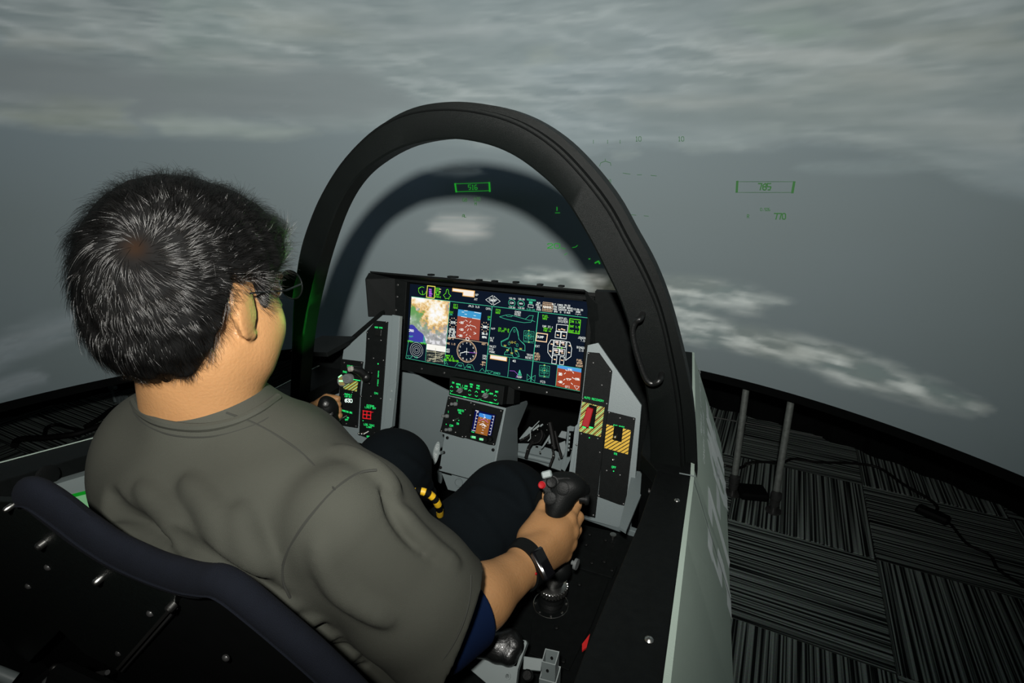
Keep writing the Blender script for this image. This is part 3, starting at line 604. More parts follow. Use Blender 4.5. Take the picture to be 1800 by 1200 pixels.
for q_ in (-.005, .0, .005): kg_.box(kk+PL_.n*.0165+PL_.e2*q_, (.016, .0022, .002), PL_.e1, PL_.e2, .0005)
kg_.build('knob_grip', M['knob'], lp, True)
toggle(PL_, lp, *c10(156, 768), *c10(96, 822), 'darksteel', .004); toggle(PL_, lp, *c10(428, 968), *c10(372, 994), 'red', .004); 
MB().tube([PL_.at(*c10(440, 965), .012), PL_.at(*c10(400, 994), .02)], .003, 8).ball(PL_.at(*c10(344, 990), .02), .0032, 5).build('switch_lever', M['steel'], lp, True)
# landing gear lever: black arm with a pale square tip
t0 = PL_.at(*c10(405, 300), .01); t1 = PL_.at(*c10(325, 195), .045)
MB().tube([t0, (t0+t1)/2+PL_.e2*.006, t1], [.011, .012, .008], 12).ball(t0, .014, 7).build('gear_lever', M['leather'], lp, True)
MB().box(t1+PL_.n*.004, (.016, .014, .010), PL_.e1+PL_.e2*.3, PL_.e2, .003).build('lever_tip', mat('pale_lever_tip', (.28, .27, .24), .4), lp, True)
for x, y in ((470, 250), (430, 240), (440, 380), (365, 330)): MB().ball(PL_.at(*c10(x, y), .008), .004, 5).build('small_button', M['leather'], lp, True)

# grey footwell wall behind the pedestal
fw = Plane((-.15, 1.24, .75), (1, 0, 0), (0, 0, 1))
fwo = empty('footwell_wall', fw.at(720, 840), 'plain grey sheet wall left of the pedestal, under the display', 'panel')
plate(fw, [(692, 640), (800, 694), (790, 760), (775, 850), (676, 800), (684, 700)], 'wall_sheet', 'grey', fwo, 0, .008)
MB().ribbon([fw.at(697, 645, .002), fw.at(682, 745, .002)], .004, fw.n).build('folded_edge', M['lgrey'], fwo)

# ------------------------------------------------------------------ centre pedestal
PC = Plane((-.015, 1.15, .77), (1, 0, 0), (0, .38, 1)); c5 = c_(740, 640, 5); c11 = c_(720, 680, 6)
pe = empty('centre_pedestal', PC.at(820, 820), 'grey centre pedestal under the display with black switch plates and a small attitude display', 'pedestal')
plate(PC, [c5(*p) for p in ((246, 270), (748, 385), (628, 930), (440, 1010), (160, 935), (205, 620), (172, 600))], 'front_plate', 'grey', pe, 0, .006)
xr = PC.at(*c5(746, 388))[0]
sw = [onp(*c5(*p), 'x', xr+.0) for p in ((746, 388), (800, 372), (935, 322), (940, 345), (850, 565), (850, 870), (640, 960))]
MB().prism(sw, (-.006, 0, 0)).build('side_wing', M['grey'], pe, bevel=.001)
xl = PC.at(*c5(248, 275))[0]
MB().add([PC.at(*c5(248, 275)), PC.at(*c5(165, 930)), PC.at(*c5(165, 930), -.12), PC.at(*c5(248, 275), -.12)], [(0, 1, 2, 3)]).build('side_plate', M['black'], pe)
MB().prism([PC.at(*c11(*p), -.03) for p in ((265, 880), (660, 965), (560, 1120), (430, 1130), (350, 1110))], -PC.n*.01).build('foot_ramp', M['grey'], pe, bevel=.001)
rc = PC.at(*c11(470, 1030), -.028)
MB().rings([[rc+(PC.e1*math.cos(a)+PC.e2*math.sin(a))*(r_)+PC.n*h_ for r_, h_ in ((.0095, .001), (.0095, .004), (.0125, .004), (.0125, .001))] for a in np.linspace(0, 2*math.pi, 33)[:-1]], closed=True).build('ramp_ring', M['grey'], pe, True)
MB().ribbon([PC.at(*c11(312, 885), .001), PC.at(*c11(436, 918), .001)], .003, PC.n).build('slot', M['black2'], pe)
for p in ((400, 535), (362, 690), (328, 848), (882, 662), (846, 826)): MB().lathe(PC.at(*c11(*p)), PC.n, [(0, .0042), (.002, .0042), (.0025, .0032), (.0025, .002), (.001, .0015)], 12).build('socket_bolt', M['rubber'], pe, True)
g1 = plate(PC, [c11(*p) for p in ((412, 95), (640, 150), (580, 540), (540, 530), (325, 468), (345, 400))], 'switch_plate', 'black', pe, .004, .004)
g2 = plate(PC, [c11(*p) for p in ((642, 150), (996, 240), (905, 612), (850, 605), (585, 530))], 'display_bezel', 'black', pe, .007, .007)
screws(PC, [c11(*p) for p in ((430, 116), (418, 196), (595, 238), (345, 462), (492, 475), (655, 165), (970, 250), (565, 520), (600, 520), (892, 598), (648, 295), (690, 185))], 'screw', pe, off=.006)
kg = MB()
for p, q in (((500, 178), (450, 172)), ((410, 305), (358, 296)), ((442, 445), (392, 440))):
    b = PC.at(*c11(*p), .004); MB().lathe(b, nrm(PC.at(*c11(*q), .026)-b), [(0, .0052), (.006, .0052), (.007, .0038), (.012, .0036), (.013, .0042), (.017, .0042), (.018, .003), (.018, 0)], 16).build('grey_knob', M['knob'], pe, True)
toggle(PC, pe, *c11(532, 322), *c11(486, 346), 'red', .0045, .014)
for s, x, y, h in (('I', 510, 142, 18), ('I', 418, 260, 18), ('RADIO', 548, 246, 20), ('VOL', 541, 270, 18), ('COM', 449, 405, 20), ('ON', 516, 384, 20)): wrs(kg, PC, c11, s, x, y, h, .15, asp=.5)
kg.lathe(PC.at(*c11(395, 390), .005), PC.n, [(0, .0013), (.001, .001)], 8); kg.lathe(PC.at(*c11(528, 350), .005), PC.n, [(0, .0013), (.001, .001)], 8)
kg.build('lit_lettering', M['green'], pe)['kind'] = 'stuff'
# small standby attitude display
def poly(pl, f, pts, off, mt, name, parent, th=0):
    return MB().add([pl.at(*f(*p), off) for p in pts], [tuple(range(len(pts)))[::-1]]).build(name, mt, parent)
plate(PC, [c11(*p) for p in ((672, 222), (925, 290), (880, 540), (640, 478))], 'glass_surround', 'black2', pe, .0078, .001)
poly(PC, c11, [(705, 236), (918, 292), (872, 510), (664, 460)], .0082, D_('0a1460', .5), 'small_display', pe)
poly(PC, c11, [(750, 268), (880, 298), (868, 340), (741, 306)], .0086, D_('3f8ee0', .9), 'sky_field', pe)
poly(PC, c11, [(741, 306), (868, 340), (832, 512), (704, 480)], .0086, D_('a0622a', .8), 'ground_field', pe)
ww, pk = MB(), MB()
def ln(mb_, pl, f, pts, w=.0006, off=.009): mb_.ribbon([pl.at(*f(*p), off) for p in pts], w, pl.n)
ln(ww, PC, c11, [(755, 392), (788, 382), (820, 410)], .0018); ln(ww, PC, c11, [(775, 405), (795, 395), (808, 415)], .0014)
for x, y, w_ in ((800, 290, 10), (790, 362, 12), (795, 425, 14), (786, 450, 8), (780, 478, 12), (805, 315, 9), (745, 370, 3), (838, 395, 3), (765, 322, 3), (835, 340, 3)): ln(ww, PC, c11, [(x-w_, y-w_*.25), (x+w_, y+w_*.25)], .0009)
ln(ww, PC, c11, [(805, 305), (812, 322), (790, 328)], .0012)
ln(pk, PC, c11, [(750, 350), (775, 338), (805, 340), (840, 370)], .0013)
for k in range(7): y = 262+k*32; ln(ww, PC, c11, [(722-k*6, y), (738-k*6, y+4)], .0012); ln(ww, PC, c11, [(905-k*7, y+45), (890-k*7, y+40)], .0011)
ln(ww, PC, c11, [(712, 245), (740, 252)], .0018); ln(ww, PC, c11, [(672, 450), (706, 458)], .0012); ln(ww, PC, c11, [(722, 270), (690, 440)], .0007); ln(ww, PC, c11, [(905, 300), (865, 495)], .0006)
ww.build('figures', D_('ffffff', .9), pe)['kind'] = 'stuff'; pk.build('roll_arc', D_('e070d0', .8), pe)
MB().ribbon([PC.at(*c11(668, 466), .009), PC.at(*c11(694, 474), .009)], .0016, PC.n).build('lit_mark', M['green'], pe)
for x, y in ((690, 524), (772, 546)):
    MB().box(PC.at(*c11(x, y), .009), (.0105, .0062, .003), PC.e1, PC.e2, .001).build('lit_button', mat('lit_button_grey', (.3, .4, .35), .5, emit=(.25, .5, .35), es=.35), pe)
    t_ = MB(); wrs(t_, PC, c11, 'CAGE' if x < 700 else 'BRT', x, y, 18, .2, .0108, .0007); t_.build('button_lettering', M['green'], pe)
MB().lathe(PC.at(*c11(826, 548), .007), PC.n, [(0, .006), (.008, .0055), (.010, .0045), (.010, 0)], 20).build('black_knob', M['rubber'], pe, True)
MB().lathe(PC.at(*c11(872, 545), .007), PC.n, [(0, .0058), (.007, .0052), (.009, .004), (.009, 0)], 20).build('black_knob', M['rubber'], pe, True)
# pedal adjusting handle
ph = empty('pedal_adjust_handle', PC.at(775, 815), 'pale oval pull handle lettered PEDAL ADJ, left of the pedestal', 'handle')
PH = Plane(PC.at(766, 796, .045), PC.e1*.9+A((0, .3, 0)), PC.e2)
a_, b_ = PH.at(*c11(300, 575)), PH.at(*c11(250, 822)); ce = PH.at(*c11(278, 697)); ex = nrm(a_-b_); ey = nrm(np.cross(PH.n, ex)); hl_ = np.linalg.norm(a_-b_)/2
MB().prism([ce+ex*math.cos(t)*hl_+ey*math.sin(t)*.0085 for t in np.linspace(0, 2*math.pi, 37)[:-1]], -PH.n*.006).build('oval_grip', M['lgrey'], ph, bevel=.0015)
t_ = MB(); write(t_, lambda x, y: ce+ex*x*.001-ey*y*.001*-1+PH.n*.0006, 'PEDAL ADJ', 0, 0, 6.5, .0009, PH.n, .62, .3); t_.build('raised_lettering', mat('worn_white_letters', (.45, .48, .48), .6), ph)
MB().tube([ce+PH.e1*.006-PH.n*.003, PC.at(*c11(345, 690), .002)], .005, 10).build('pull_rod', M['lgrey'], ph, True)
# control strip above the pedestal
cs = empty('control_strip', PC.at(845, 700), 'narrow black control box with lit rocker switches under the large display', 'control box')
Q0 = [c5(*p) for p in ((268, 108), (748, 192), (728, 356), (262, 268))]
MB().prism([PC.at(*p, .012) for p in Q0], -PC.n*.075).build('box_body', M['black'], cs, bevel=.0015)
MB().prism([PC.at(*c5(*p), -.02) for p in ((745, 195), (800, 225), (792, 355), (728, 356))], -PC.n*.05).build('side_bracket', M['black'], cs)
kg = MB(); o_ = .0128
for x, y in ((293, 212), (451, 245), (509, 256), (674, 290)):
    MB().box(PC.at(*c5(x, y), .014), (.0065, .0145, .005), PC.e1, PC.e2, .0015).build('rocker_switch', M['knob'] if 0 else M['rubber'], cs)
    for s in (1, -1): ln(kg, PC, c5, [(x-11, y+s*14+0), (x, y+s*24), (x+11, y+s*14+3)], .0013, .0172)
for x, y in ((362, 228), (584, 272)):
    MB().lathe(PC.at(*c5(x, y), .012), PC.n, [(0, .0072), (.004, .0068), (.004, 0)], 18).build('rotary_knob', M['knob'], cs, True)
    MB().box(PC.at(*c5(x, y), .020), (.0145, .0045, .008), PC.e1+PC.e2*.45, PC.e2-PC.e1*.4, .0018).build('knob_pointer', M['knob'], cs, True)
for s, x, y in (('ON', 301, 160), ('NORM', 346, 174), ('HDG', 414, 190), ('OFF', 412, 214), ('SEL', 342, 198), ('MAX', 460, 175), ('ON', 458, 195), ('PWR', 519, 188), ('MFD', 517, 210), ('ALT', 600, 226), ('BRT', 562, 240), ('SYM', 634, 256), ('BRT', 682, 240)): wrs(kg, PC, c5, s, x, y, 13, .17, o_, .0008, .55)
for a in ((368, 205, 362, 180), (378, 205, 385, 180), (385, 210, 402, 196), (590, 250, 598, 236), (575, 252, 566, 242), (605, 258, 622, 254)): ln(kg, PC, c5, [a[:2], a[2:]], .0007, o_)
ln(kg, PC, c5, [(277, 246), (275, 256), (527, 312), (529, 300)], .0012, o_); ln(kg, PC, c5, [(543, 302), (541, 314), (692, 348), (694, 336)], .0012, o_); ln(kg, PC, c5, [(392, 282), (412, 287)], .003, o_); ln(kg, PC, c5, [(620, 331), (640, 336)], .003, o_)
kg.build('lit_lettering', M['green'], cs)['kind'] = 'stuff'
# ------------------------------------------------------------------ large cockpit display
PD = Plane((0, 1.222, .93), (1, 0, 0), (0, .19, 1)); c1 = c_(640, 460, 4.0909)
du = empty('cockpit_display', (0, 1.24, .82), 'wide glowing flat display with map, attitude and aircraft diagrams in a black hooded bezel', 'display')
FR = [c1(*p) for p in ((232, 118), (1640, 240), (1690, 330), (1590, 1002), (240, 768))]
OP = [c1(*p) for p in ((318, 145), (1625, 278), (1556, 946), (286, 702))]
fo = [c1(232, 118), c1(1660, 250), c1(1590, 1002), c1(240, 768)]
for k in range(4):
    a, b, c, d = fo[k], fo[(k+1) % 4], OP[(k+1) % 4], OP[k]
    plate(PD, [a, b, c, d], 'bezel_bar', 'black', du, .008, .03, .0015)
MB().prism([PD.at(*p, -.012) for p in fo], -PD.n*.03).build('housing', M['black2'], du)
# hood
MB().prism([PD.at(*c1(232, 125), 0), PD.at(*c1(1610, 232), 0), PD.at(*c1(1618, 205), .055), PD.at(*c1(125, 76), .055)], PD.e2*.005).build('hood_top', M['black'], du, bevel=.001)
MB().prism([PD.at(*c1(238, 130), 0), PD.at(*c1(238, 392), 0), PD.at(*c1(120, 382), .055), PD.at(*c1(100, 118), .055)], -PD.e1*.004).build('hood_side', M['black'], du, bevel=.001)
MB().prism([PD.at(*c1(125, 76), .055), PD.at(*c1(100, 118), .055), PD.at(*c1(238, 135), 0), PD.at(*c1(238, 120), 0)], -PD.e1*.003).build('hood_corner', M['black'], du)
MB().prism([PD.at(*c1(1618, 205), .05), PD.at(*c1(1692, 290), .045), PD.at(*c1(1690, 580), .0), PD.at(*c1(1640, 590), 0), PD.at(*c1(1640, 290), .02)], PD.e1*.004).build('hood_side', M['black'], du, bevel=.001)
MB().ribbon([PD.at(*c1(1340, 238), .054), PD.at(*c1(1590, 270), .03)], .003, PD.n).build('hood_strip', M['black2'], du)
screws(PD, [c1(*p) for p in ((254, 165), (250, 250), (240, 345), (254, 520), (425, 765), (586, 795), (1120, 900), (1318, 935), (1620, 655), (1638, 437), (1660, 290))], 'screw', du, .003, 'darksteel', .008)
for x, y in ((520, 102), (660, 116), (690, 118), (860, 140), (970, 148), (1120, 155), (1290, 172), (1440, 182)): MB().box(PD.at(*c1(x, y), .03)+PD.e2*.004, (.012, .005, .02), PD.e1, PD.e2, .001).build('hood_clip', M['black'], du)
# picture: background, then flat symbology a fraction of a millimetre apart
SQ = [c1(*p) for p in ((332, 158), (1615, 288), (1552, 932), (302, 692))]
def face(pts, off, mt, name): return MB().add([PD.at(*c1(*p), off) for p in pts], [tuple(range(len(pts)))[::-1]]).build(name, mt, du)
bgm = D_('0c1626', .9)
MB().add([PD.at(*p, .0005) for p in SQ], [(3, 2, 1, 0)]).build('glass', bgm, du)
# map tile: relief map mesh coloured per vertex
mq = [A(c1(*p)) for p in ((343, 250), (620, 285), (592, 606), (322, 568))]
nx, ny = 110, 120; U, W = np.meshgrid(np.linspace(0, 1, nx), np.linspace(0, 1, ny), indexing='ij')
u3, w3 = U[..., None], W[..., None]; px = (mq[0]*(1-u3)+mq[1]*u3)*(1-w3)+(mq[3]*(1-u3)+mq[2]*u3)*w3
n = fbm(U*14, W*16, 201, 4); rid = np.abs(fbm(U*9, W*11, 211, 4)-.5)*2; n2 = fbm(U*5, W*5, 221, 3)
col = np.zeros(U.shape+(3,))+C3(*hexc('b4b4b6'))*(.75+.8*(n[..., None]-.4))
def ml(mask, c): 
    global col
    col = col*(1-mask[..., None])+np.array(hexc(c))*mask[..., None]
n = n+.25*(fbm(U*45, W*50, 231, 2)-.5); ml(np.clip((n-.56)*9, 0, 1)*.8, 'ececf0'); ml(np.clip((.38-rid*.8-U*.55+W*.05+n2*.5-.12)*4, 0, 1)*np.clip(1.5-W*1.6, 0, 1), '5f9e50')
pk_ = np.maximum(1-np.hypot((U-.68)*2.1, (W-.30)*2.2)/.95, (1-np.hypot((U-.22)*1.7, (W-.04)*5))*.9)+(n-.5)*1.1
ml(np.clip(pk_*3.2, 0, 1), 'e0a94a'); ml(np.clip((pk_-.22)*3.2, 0, 1), 'fbe9c0'); ml(np.clip((pk_-.5)*3, 0, 1), 'ffffff')
sea_ = (np.hypot((U+.02)*1.05, (W-1.16)*1.0) < .52+.02*np.sin(U*20)); ml(sea_*1., '3030a0'); ml((sea_ & (U > .38) & (n > .45))*1., '2f8f90')
mv = np.array([PD.at(*p, .0010) for p in px.reshape(-1, 2)]); I = np.arange(nx*ny).reshape(nx, ny); Q = np.stack([I[:-1, :-1], I[:-1, 1:], I[1:, 1:], I[1:, :-1]], -1).reshape(-1, 4)
mm = bpy.data.materials.new('display_relief_map'); mm.use_nodes = True; nt = mm.node_tree; b = nt.nodes['Principled BSDF']; b.inputs['Base Color'].default_value = (.02, .02, .02, 1); b.inputs['Specular IOR Level'].default_value = .02
at = nt.nodes.new('ShaderNodeAttribute'); at.attribute_name = 'map'; nt.links.new(at.outputs['Color'], b.inputs['Emission Color']); b.inputs['Emission Strength'].default_value = .95
mo = bigmesh('relief_map', mv, Q, mm, du); ca = mo.data.color_attributes.new('map', 'FLOAT_COLOR', 'POINT'); rgba = np.ones((nx*ny, 4), np.float32); rgba[:, :3] = np.clip(col, 0, 1).reshape(-1, 3); ca.data.foreach_set('color', rgba.ravel())
# sensor picture tile
face([(452, 586), (592, 606), (584, 735), (442, 712)], .0008, D_('2a3030', .9), 'sensor_picture')
face([(452, 588), (592, 608), (588, 650), (449, 630)], .0011, D_('f4f2ea', 1.0), 'sensor_sky')
sp = MB()
for k in range(34):
    x = 450+rng.random()*120; y = 640+rng.random()*75+(x-450)*.12; l = 8+rng.random()*26
    if y < 722 and x+l < 584: ln(sp, PD, c1, [(x, y), (x+l, y+rng.normal()*5)], .0009, .0011)
for k in range(9): a = k*.35+.2; ln(sp, PD, c1, [(515-50*math.cos(a), 715-22*math.sin(a)), (515-50*math.cos(a+.3), 715-22*math.sin(a+.3))], .0012, .0012)
ln(sp, PD, c1, [(516, 620), (514, 705)], .0013, .0013); ln(sp, PD, c1, [(450, 640), (588, 662)], .001, .0012); sp.build('sensor_detail', D_('c9c6a8', .9), du)['kind'] = 'stuff'
# attitude fields
face([(678, 340), (845, 365), (838, 416), (673, 388)], .0009, D_('3f98cc', .95), 'sky_field'); face([(673, 388), (838, 416), (828, 566), (662, 542)], .0009, D_('a04a3a', .9), 'ground_field')
face([(1394, 742), (1564, 768), (1562, 796), (1392, 762)], .0009, D_('4f98d8', .95), 'sky_field'); face([(1392, 762), (1562, 796), (1552, 928), (1378, 890)], .0009, D_('a8482e', .9), 'ground_field')
T, Wt, G, Y, O, P = MB(), MB(), MB(), MB(), MB(), MB()
def L(mb_, pts, w=.0007, off=.0014): ln(mb_, PD, c1, pts, w, off)
def tx(mb_, s, x, y, h=16, w=.0006, asp=.62, off=.0016): write(mb_, lambda a, b: PD.at(*c1(a, b+(a-x)*.12), off), s, x, y, h, w, PD.n, asp)
def circ(mb_, x, y, rx, ry, w=.0007, a0=0, a1=2*math.pi, n=30, sk=.12): L(mb_, [(x+rx*math.cos(a), y+ry*math.sin(a)+rx*math.cos(a)*sk) for a in np.linspace(a0, a1, n)], w)
def rect(mb_, q, w=.0007): L(mb_, q+[q[0]], w)
# teal grid
L(T, [(343, 250), (1606, 402)], .0011); L(T, [(620, 285), (580, 738)], .0011); L(T, [(922, 322), (876, 792)], .0014); L(T, [(1255, 362), (1200, 858)], .0017)
L(T, [(302, 692), (1552, 930)], .0009); L(T, [(888, 660), (1564, 768)], .0009); L(T, [(322, 568), (302, 692)], .0008); L(T, [(452, 586), (442, 712)], .0008); L(T, [(322, 568), (450, 586)], .0008)
L(T, [(1048, 690), (1034, 826)], .0009); L(T, [(1392, 742), (1378, 892)], .0009); L(T, [(312, 672), (350, 678), (328, 696), (312, 672)]); L(T, [(884, 778), (926, 786), (902, 804), (884, 778)])
L(T, [(655, 752), (680, 722), (712, 728), (724, 765)]); L(T, [(726, 765), (748, 735), (780, 742), (795, 778)]); L(T, [(832, 785), (852, 765), (870, 792)]); L(T, [(582, 700), (604, 740)]); L(T, [(560, 690), (590, 735)])
L(T, [(1174, 806), (1228, 860), (1232, 815), (1172, 850), (1174, 806)]); tx(T, 'HUD', 692, 745, 12); tx(T, 'DME', 758, 756, 12); tx(T, 'THD', 375, 686, 11); tx(T, 'ZONES', 955, 800, 13)
# aircraft side and plan views
L(T, [(975, 395), (1020, 382), (1045, 380), (1070, 386), (1160, 412), (1190, 386), (1218, 386), (1208, 420), (1230, 430)], .0008); L(T, [(975, 395), (1010, 408), (1080, 425), (1150, 437), (1200, 434), (1212, 420)], .0008); L(T, [(1020, 382), (1030, 392), (1062, 394), (1070, 386)]); L(T, [(1160, 412), (1186, 420), (1208, 420)])
pv = [(1070, 475), (1080, 470), (1094, 474), (1108, 500), (1114, 555), (1158, 600), (1158, 640), (1090, 622), (1112, 660), (1118, 680), (1080, 690), (1066, 672), (1048, 668), (1010, 668), (1014, 650), (1046, 620), (990, 604), (986, 572), (1040, 545), (1052, 505), (1070, 475)]
L(T, pv, .0010); L(T, [(1094, 474), (1118, 560), (1155, 592)], .0006); L(T, [(986, 578), (1040, 552)], .0006); L(T, [(1052, 612), (1028, 652)], .0006); L(T, [(1082, 615), (1088, 655), (1110, 676)], .0006); L(T, [(1058, 615), (1068, 672)]); tx(T, '0', 1082, 496, 18); tx(T, '0', 1044, 586, 20); tx(T, '0', 1102, 598, 20)
for cx, cy in ((1186, 532), (1298, 780)):
    rect(T, [(cx-34, cy-38), (cx+38, cy-30), (cx+34, cy+42), (cx-38, cy+34)]); rect(T, [(cx-14, cy-14), (cx+15, cy-10), (cx+14, cy+15), (cx-15, cy+11)], .0009); rect(T, [(cx-24, cy-24), (cx+25, cy-20), (cx+24, cy+25), (cx-25, cy+21)], .0005)
    L(T, [(cx, cy-44), (cx-3, cy+50)]); L(T, [(cx-36, cy-3), (cx+36, cy+5)]); L(T, [(cx-38, cy+42), (cx+34, cy+52)])
    for d in (-38, 0, 46): L(Y, [(cx-4, cy+d), (cx+4, cy+d)], .0018)
# left tiles
for r in (12, 22, 34, 46): circ(Wt, 379, 634, r, r*1.15, .0005)
tx(G, 'OPEN', 334, 571, 12); tx(G, 'ROTE', 428, 585, 12); tx(Wt, '250', 342, 494, 14, .0014); tx(T, 'AXP', 340, 536, 12)
circ(G, 420, 208, 27, 28, .0009, 0, 5.2); L(G, [(420, 208), (424, 235)], .001); L(G, [(392, 190), (408, 184)], .001)
L(G, [(585, 258), (572, 240), (590, 225), (594, 200), (602, 196), (608, 204), (610, 228), (626, 245), (612, 255), (612, 268), (598, 262), (584, 266)], .0010)
for k in range(5): tx(G, ('1012', '1011', 'RD 10', 'RPM', 'OTIS-C')[k], 530, 192+k*15, 10, .0007)
for k, (x, y) in enumerate(((548, 196), (546, 214))): L(O, [(x-4, y), (x+6, y+1)], .0016)
rect(Y, [(458, 172), (512, 178), (506, 262), (450, 254)], .0022); 
for k in range(4): tx(P, 'MM', 478, 200+k*15, 11, .0014)
L(P, [(470, 215), (492, 232)], .002)
tx(Wt, 'AP', 812, 238, 15); tx(Wt, 'AT', 806, 270, 15)
face([(636, 188), (798, 208), (794, 256), (708, 246), (710, 222), (634, 212)], .0009, D_('e9b060', 1.0), 'caution_flag'); face([(642, 193), (792, 212), (788, 250), (714, 241), (716, 218), (640, 208)], .0012, D_('efe6dc', 1.0), 'caution_flag')
face([(908, 666), (1030, 685), (1027, 716), (905, 697)], .0009, D_('e9b060', 1.0), 'caution_flag'); face([(912, 671), (1025, 688), (1022, 711), (909, 692)], .0012, D_('efe6dc', 1.0), 'caution_flag')
L(Wt, [(922, 308), (876, 272), (926, 242)], .0009); L(Wt, [(926, 242), (924, 308)], .0007); L(Wt, [(936, 246), (980, 284), (932, 312)], .0009); L(Wt, [(936, 246), (932, 312)], .0007); tx(Wt, 'SWAP', 928, 276, 18, .0009)
for x, y, s in ((1064, 295, 'COM'), (1130, 300, 'NAV')): circ(T, x, y, 24, 23, .001); tx(Wt, s, x, y, 12); tx(Wt, '120.50', x+2, y-32, 10, .0005); tx(Wt, '118.60', x, y+32, 10, .0005)
tx(T, 'RECORDER', 1204, 274, 10); 
for k in range(3): tx(T, 'OOOO', 1200, 288+k*5, 8, .0006)
rect(Wt, [(1182, 306), (1218, 311), (1216, 330), (1180, 325)], .0008); tx(T, '0.22 110', 1200, 342, 9, .0005)
for k, s in enumerate(('AUX', '255.0', 'GRD', '1525')): tx(Wt, s, 1256, 295+k*16, 11)
gq = [A(p) for p in ((1288, 288), (1358, 297), (1352, 360), (1284, 352))]
for k in range(7):
    a = k/6; L(O, [gq[0]*(1-a)+gq[1]*a, gq[3]*(1-a)+gq[2]*a], .0007)
for k in range(6):
    a = k/5; L(O, [gq[0]*(1-a)+gq[3]*a, gq[1]*(1-a)+gq[2]*a], .0007)
for k in range(5): L(Wt, [(1292+k*12, 320+k), (1298+k*12, 330+k)], .0022)
for k, s in enumerate(('ALT 12800', 'CRS 240', 'HSG 225', 'SPD  0')): tx(Wt, s, 1392, 308+k*17, 11)
for k, s in enumerate(('29.92', 'CAB SERVO', 'OCHS AUTO', '0 AUX')): tx(Wt, s, 1462, 314+k*17, 11)
for k, s in enumerate(('', '12:06:20', 'ZONE', '--/--')): tx(Wt, s, 1540, 326+k*17, 11)
# attitude tile
tx(G, 'EFI', 662, 312, 14); tx(G, 'NAV', 660, 330, 14); tx(G, 'CDI', 630, 362, 12); tx(T, 'ON', 628, 378, 11); tx(Wt, 'JMLS ILS', 790, 320, 13); tx(Wt, 'CRTL', 898, 338, 13); tx(G, 'CP', 900, 398, 12); tx(T, 'ON', 898, 414, 11)
for cx, cy, s in ((641, 436, '215'), (871, 468, '380')):
    for k in range(10):
        a = k*.63; L(O, [(cx+24*math.cos(a), cy+30*math.sin(a)), (cx+28*math.cos(a), cy+35*math.sin(a))], .0016)
    tx(Wt, s, cx, cy, 15, .0013)
for k in range(4): tx(Wt, ('2050', '16.40', '1.25', '2.310')[k], 634, 485+k*17, 13, .001)
tx(O, 'HSP X', 624, 552, 11); tx(Wt, '36.0', 868, 516, 13, .0011); tx(Wt, 'RPM', 866, 542, 13, .0012)
L(O, [(602, 540), (892, 584)], .0009)
for x, y in ((700, 436), (700, 486), (692, 530)): tx(Wt, '-20', x, y, 13, .0012)
for x, y, u, v_ in ((730, 418, 745, 428), (770, 425, 760, 438), (740, 452, 756, 462), (756, 462, 768, 452), (772, 458, 800, 465), (728, 470, 740, 462), (765, 480, 772, 490), (745, 495, 752, 480), (790, 505, 806, 514), (790, 520, 806, 516), (716, 512, 730, 505), (760, 530, 768, 540), (735, 530, 742, 520), (705, 360, 720, 362), (725, 375, 740, 378), (790, 385, 804, 388), (722, 350, 745, 352), (795, 362, 838, 370), (700, 393, 740, 400), (780, 405, 835, 414), (718, 430, 722, 425), (800, 470, 806, 476)): L(Wt, [(x, y), (u, v_)], .0012)
# compass
circ(O, 740, 643, 70, 78, .0012, sk=.1); circ(O, 740, 643, 63, 70, .0004, sk=.1); circ(Wt, 745, 553, 11, 10, .0014)
for k in range(12): a = k*.5236; tx(Wt, '369ENWS21456'[k], 740+54*math.cos(a), 643+60*math.sin(a)+5*math.cos(a), 10)
L(Wt, [(692, 656), (740, 645)], .0016); L(Wt, [(740, 620), (738, 668)], .001); L(Wt, [(724, 645), (756, 650)], .0014); L(P, [(752, 650), (812, 656)], .0011)
for s, x, y in (('HSI', 606, 630), ('NAV', 604, 646), ('DME 1.0', 624, 588), ('HDT X', 872, 592), ('CRS', 868, 676), ('340', 866, 694)): tx(Wt if y > 620 else O, s, x, y, 12)
for k, s in enumerate(('APPT 0', 'GS / 0', 'SEL 00:00:00')): tx(G, s, 612+k*8, 676+k*16, 11, .0008)
tx(O, 'MDA', 862, 722, 11); L(O, [(838, 736), (872, 742)], .0009); L(O, [(854, 726), (852, 748)], .0009)
# aircraft tile texts
tx(G, 'FCS', 966, 348, 14); tx(G, 'NAV', 964, 366, 14); tx(Wt, 'EMER', 1108, 362, 14); tx(Wt, 'MISC', 1106, 380, 14); tx(Wt, 'A/P', 930, 480, 12); tx(G, 'CG  23.8', 1006, 482, 12); tx(G, 'G-LMT  9', 1004, 498, 12); tx(Y, 'LG-C', 1072, 578, 14)
tx(Wt, 'ALT', 922, 548, 13); tx(Wt, 'PA', 918, 566, 13); tx(Wt, 'INLET', 926, 608, 13); tx(Wt, 'FCS', 916, 628, 13); tx(Wt, 'PARK', 922, 648, 13); tx(Wt, 'TRIM', 1192, 670, 14); tx(Wt, 'RESET', 1188, 690, 14)
for x, y in ((1016, 602), (1128, 624), (1064, 656), (1034, 634), (1096, 640)): tx(Y, 'NV', x, y, 11)
tx(Wt, '40', 1080, 712, 15, .0008); L(P, [(1048, 782), (1082, 784), (1106, 808), (1094, 832)], .0009); L(T, [(1120, 778), (1108, 812), (1132, 815), (1120, 778)], .0016); L(T, [(1120, 785), (1120, 812)], .002); tx(Wt, 'TERP', 1118, 828, 12)
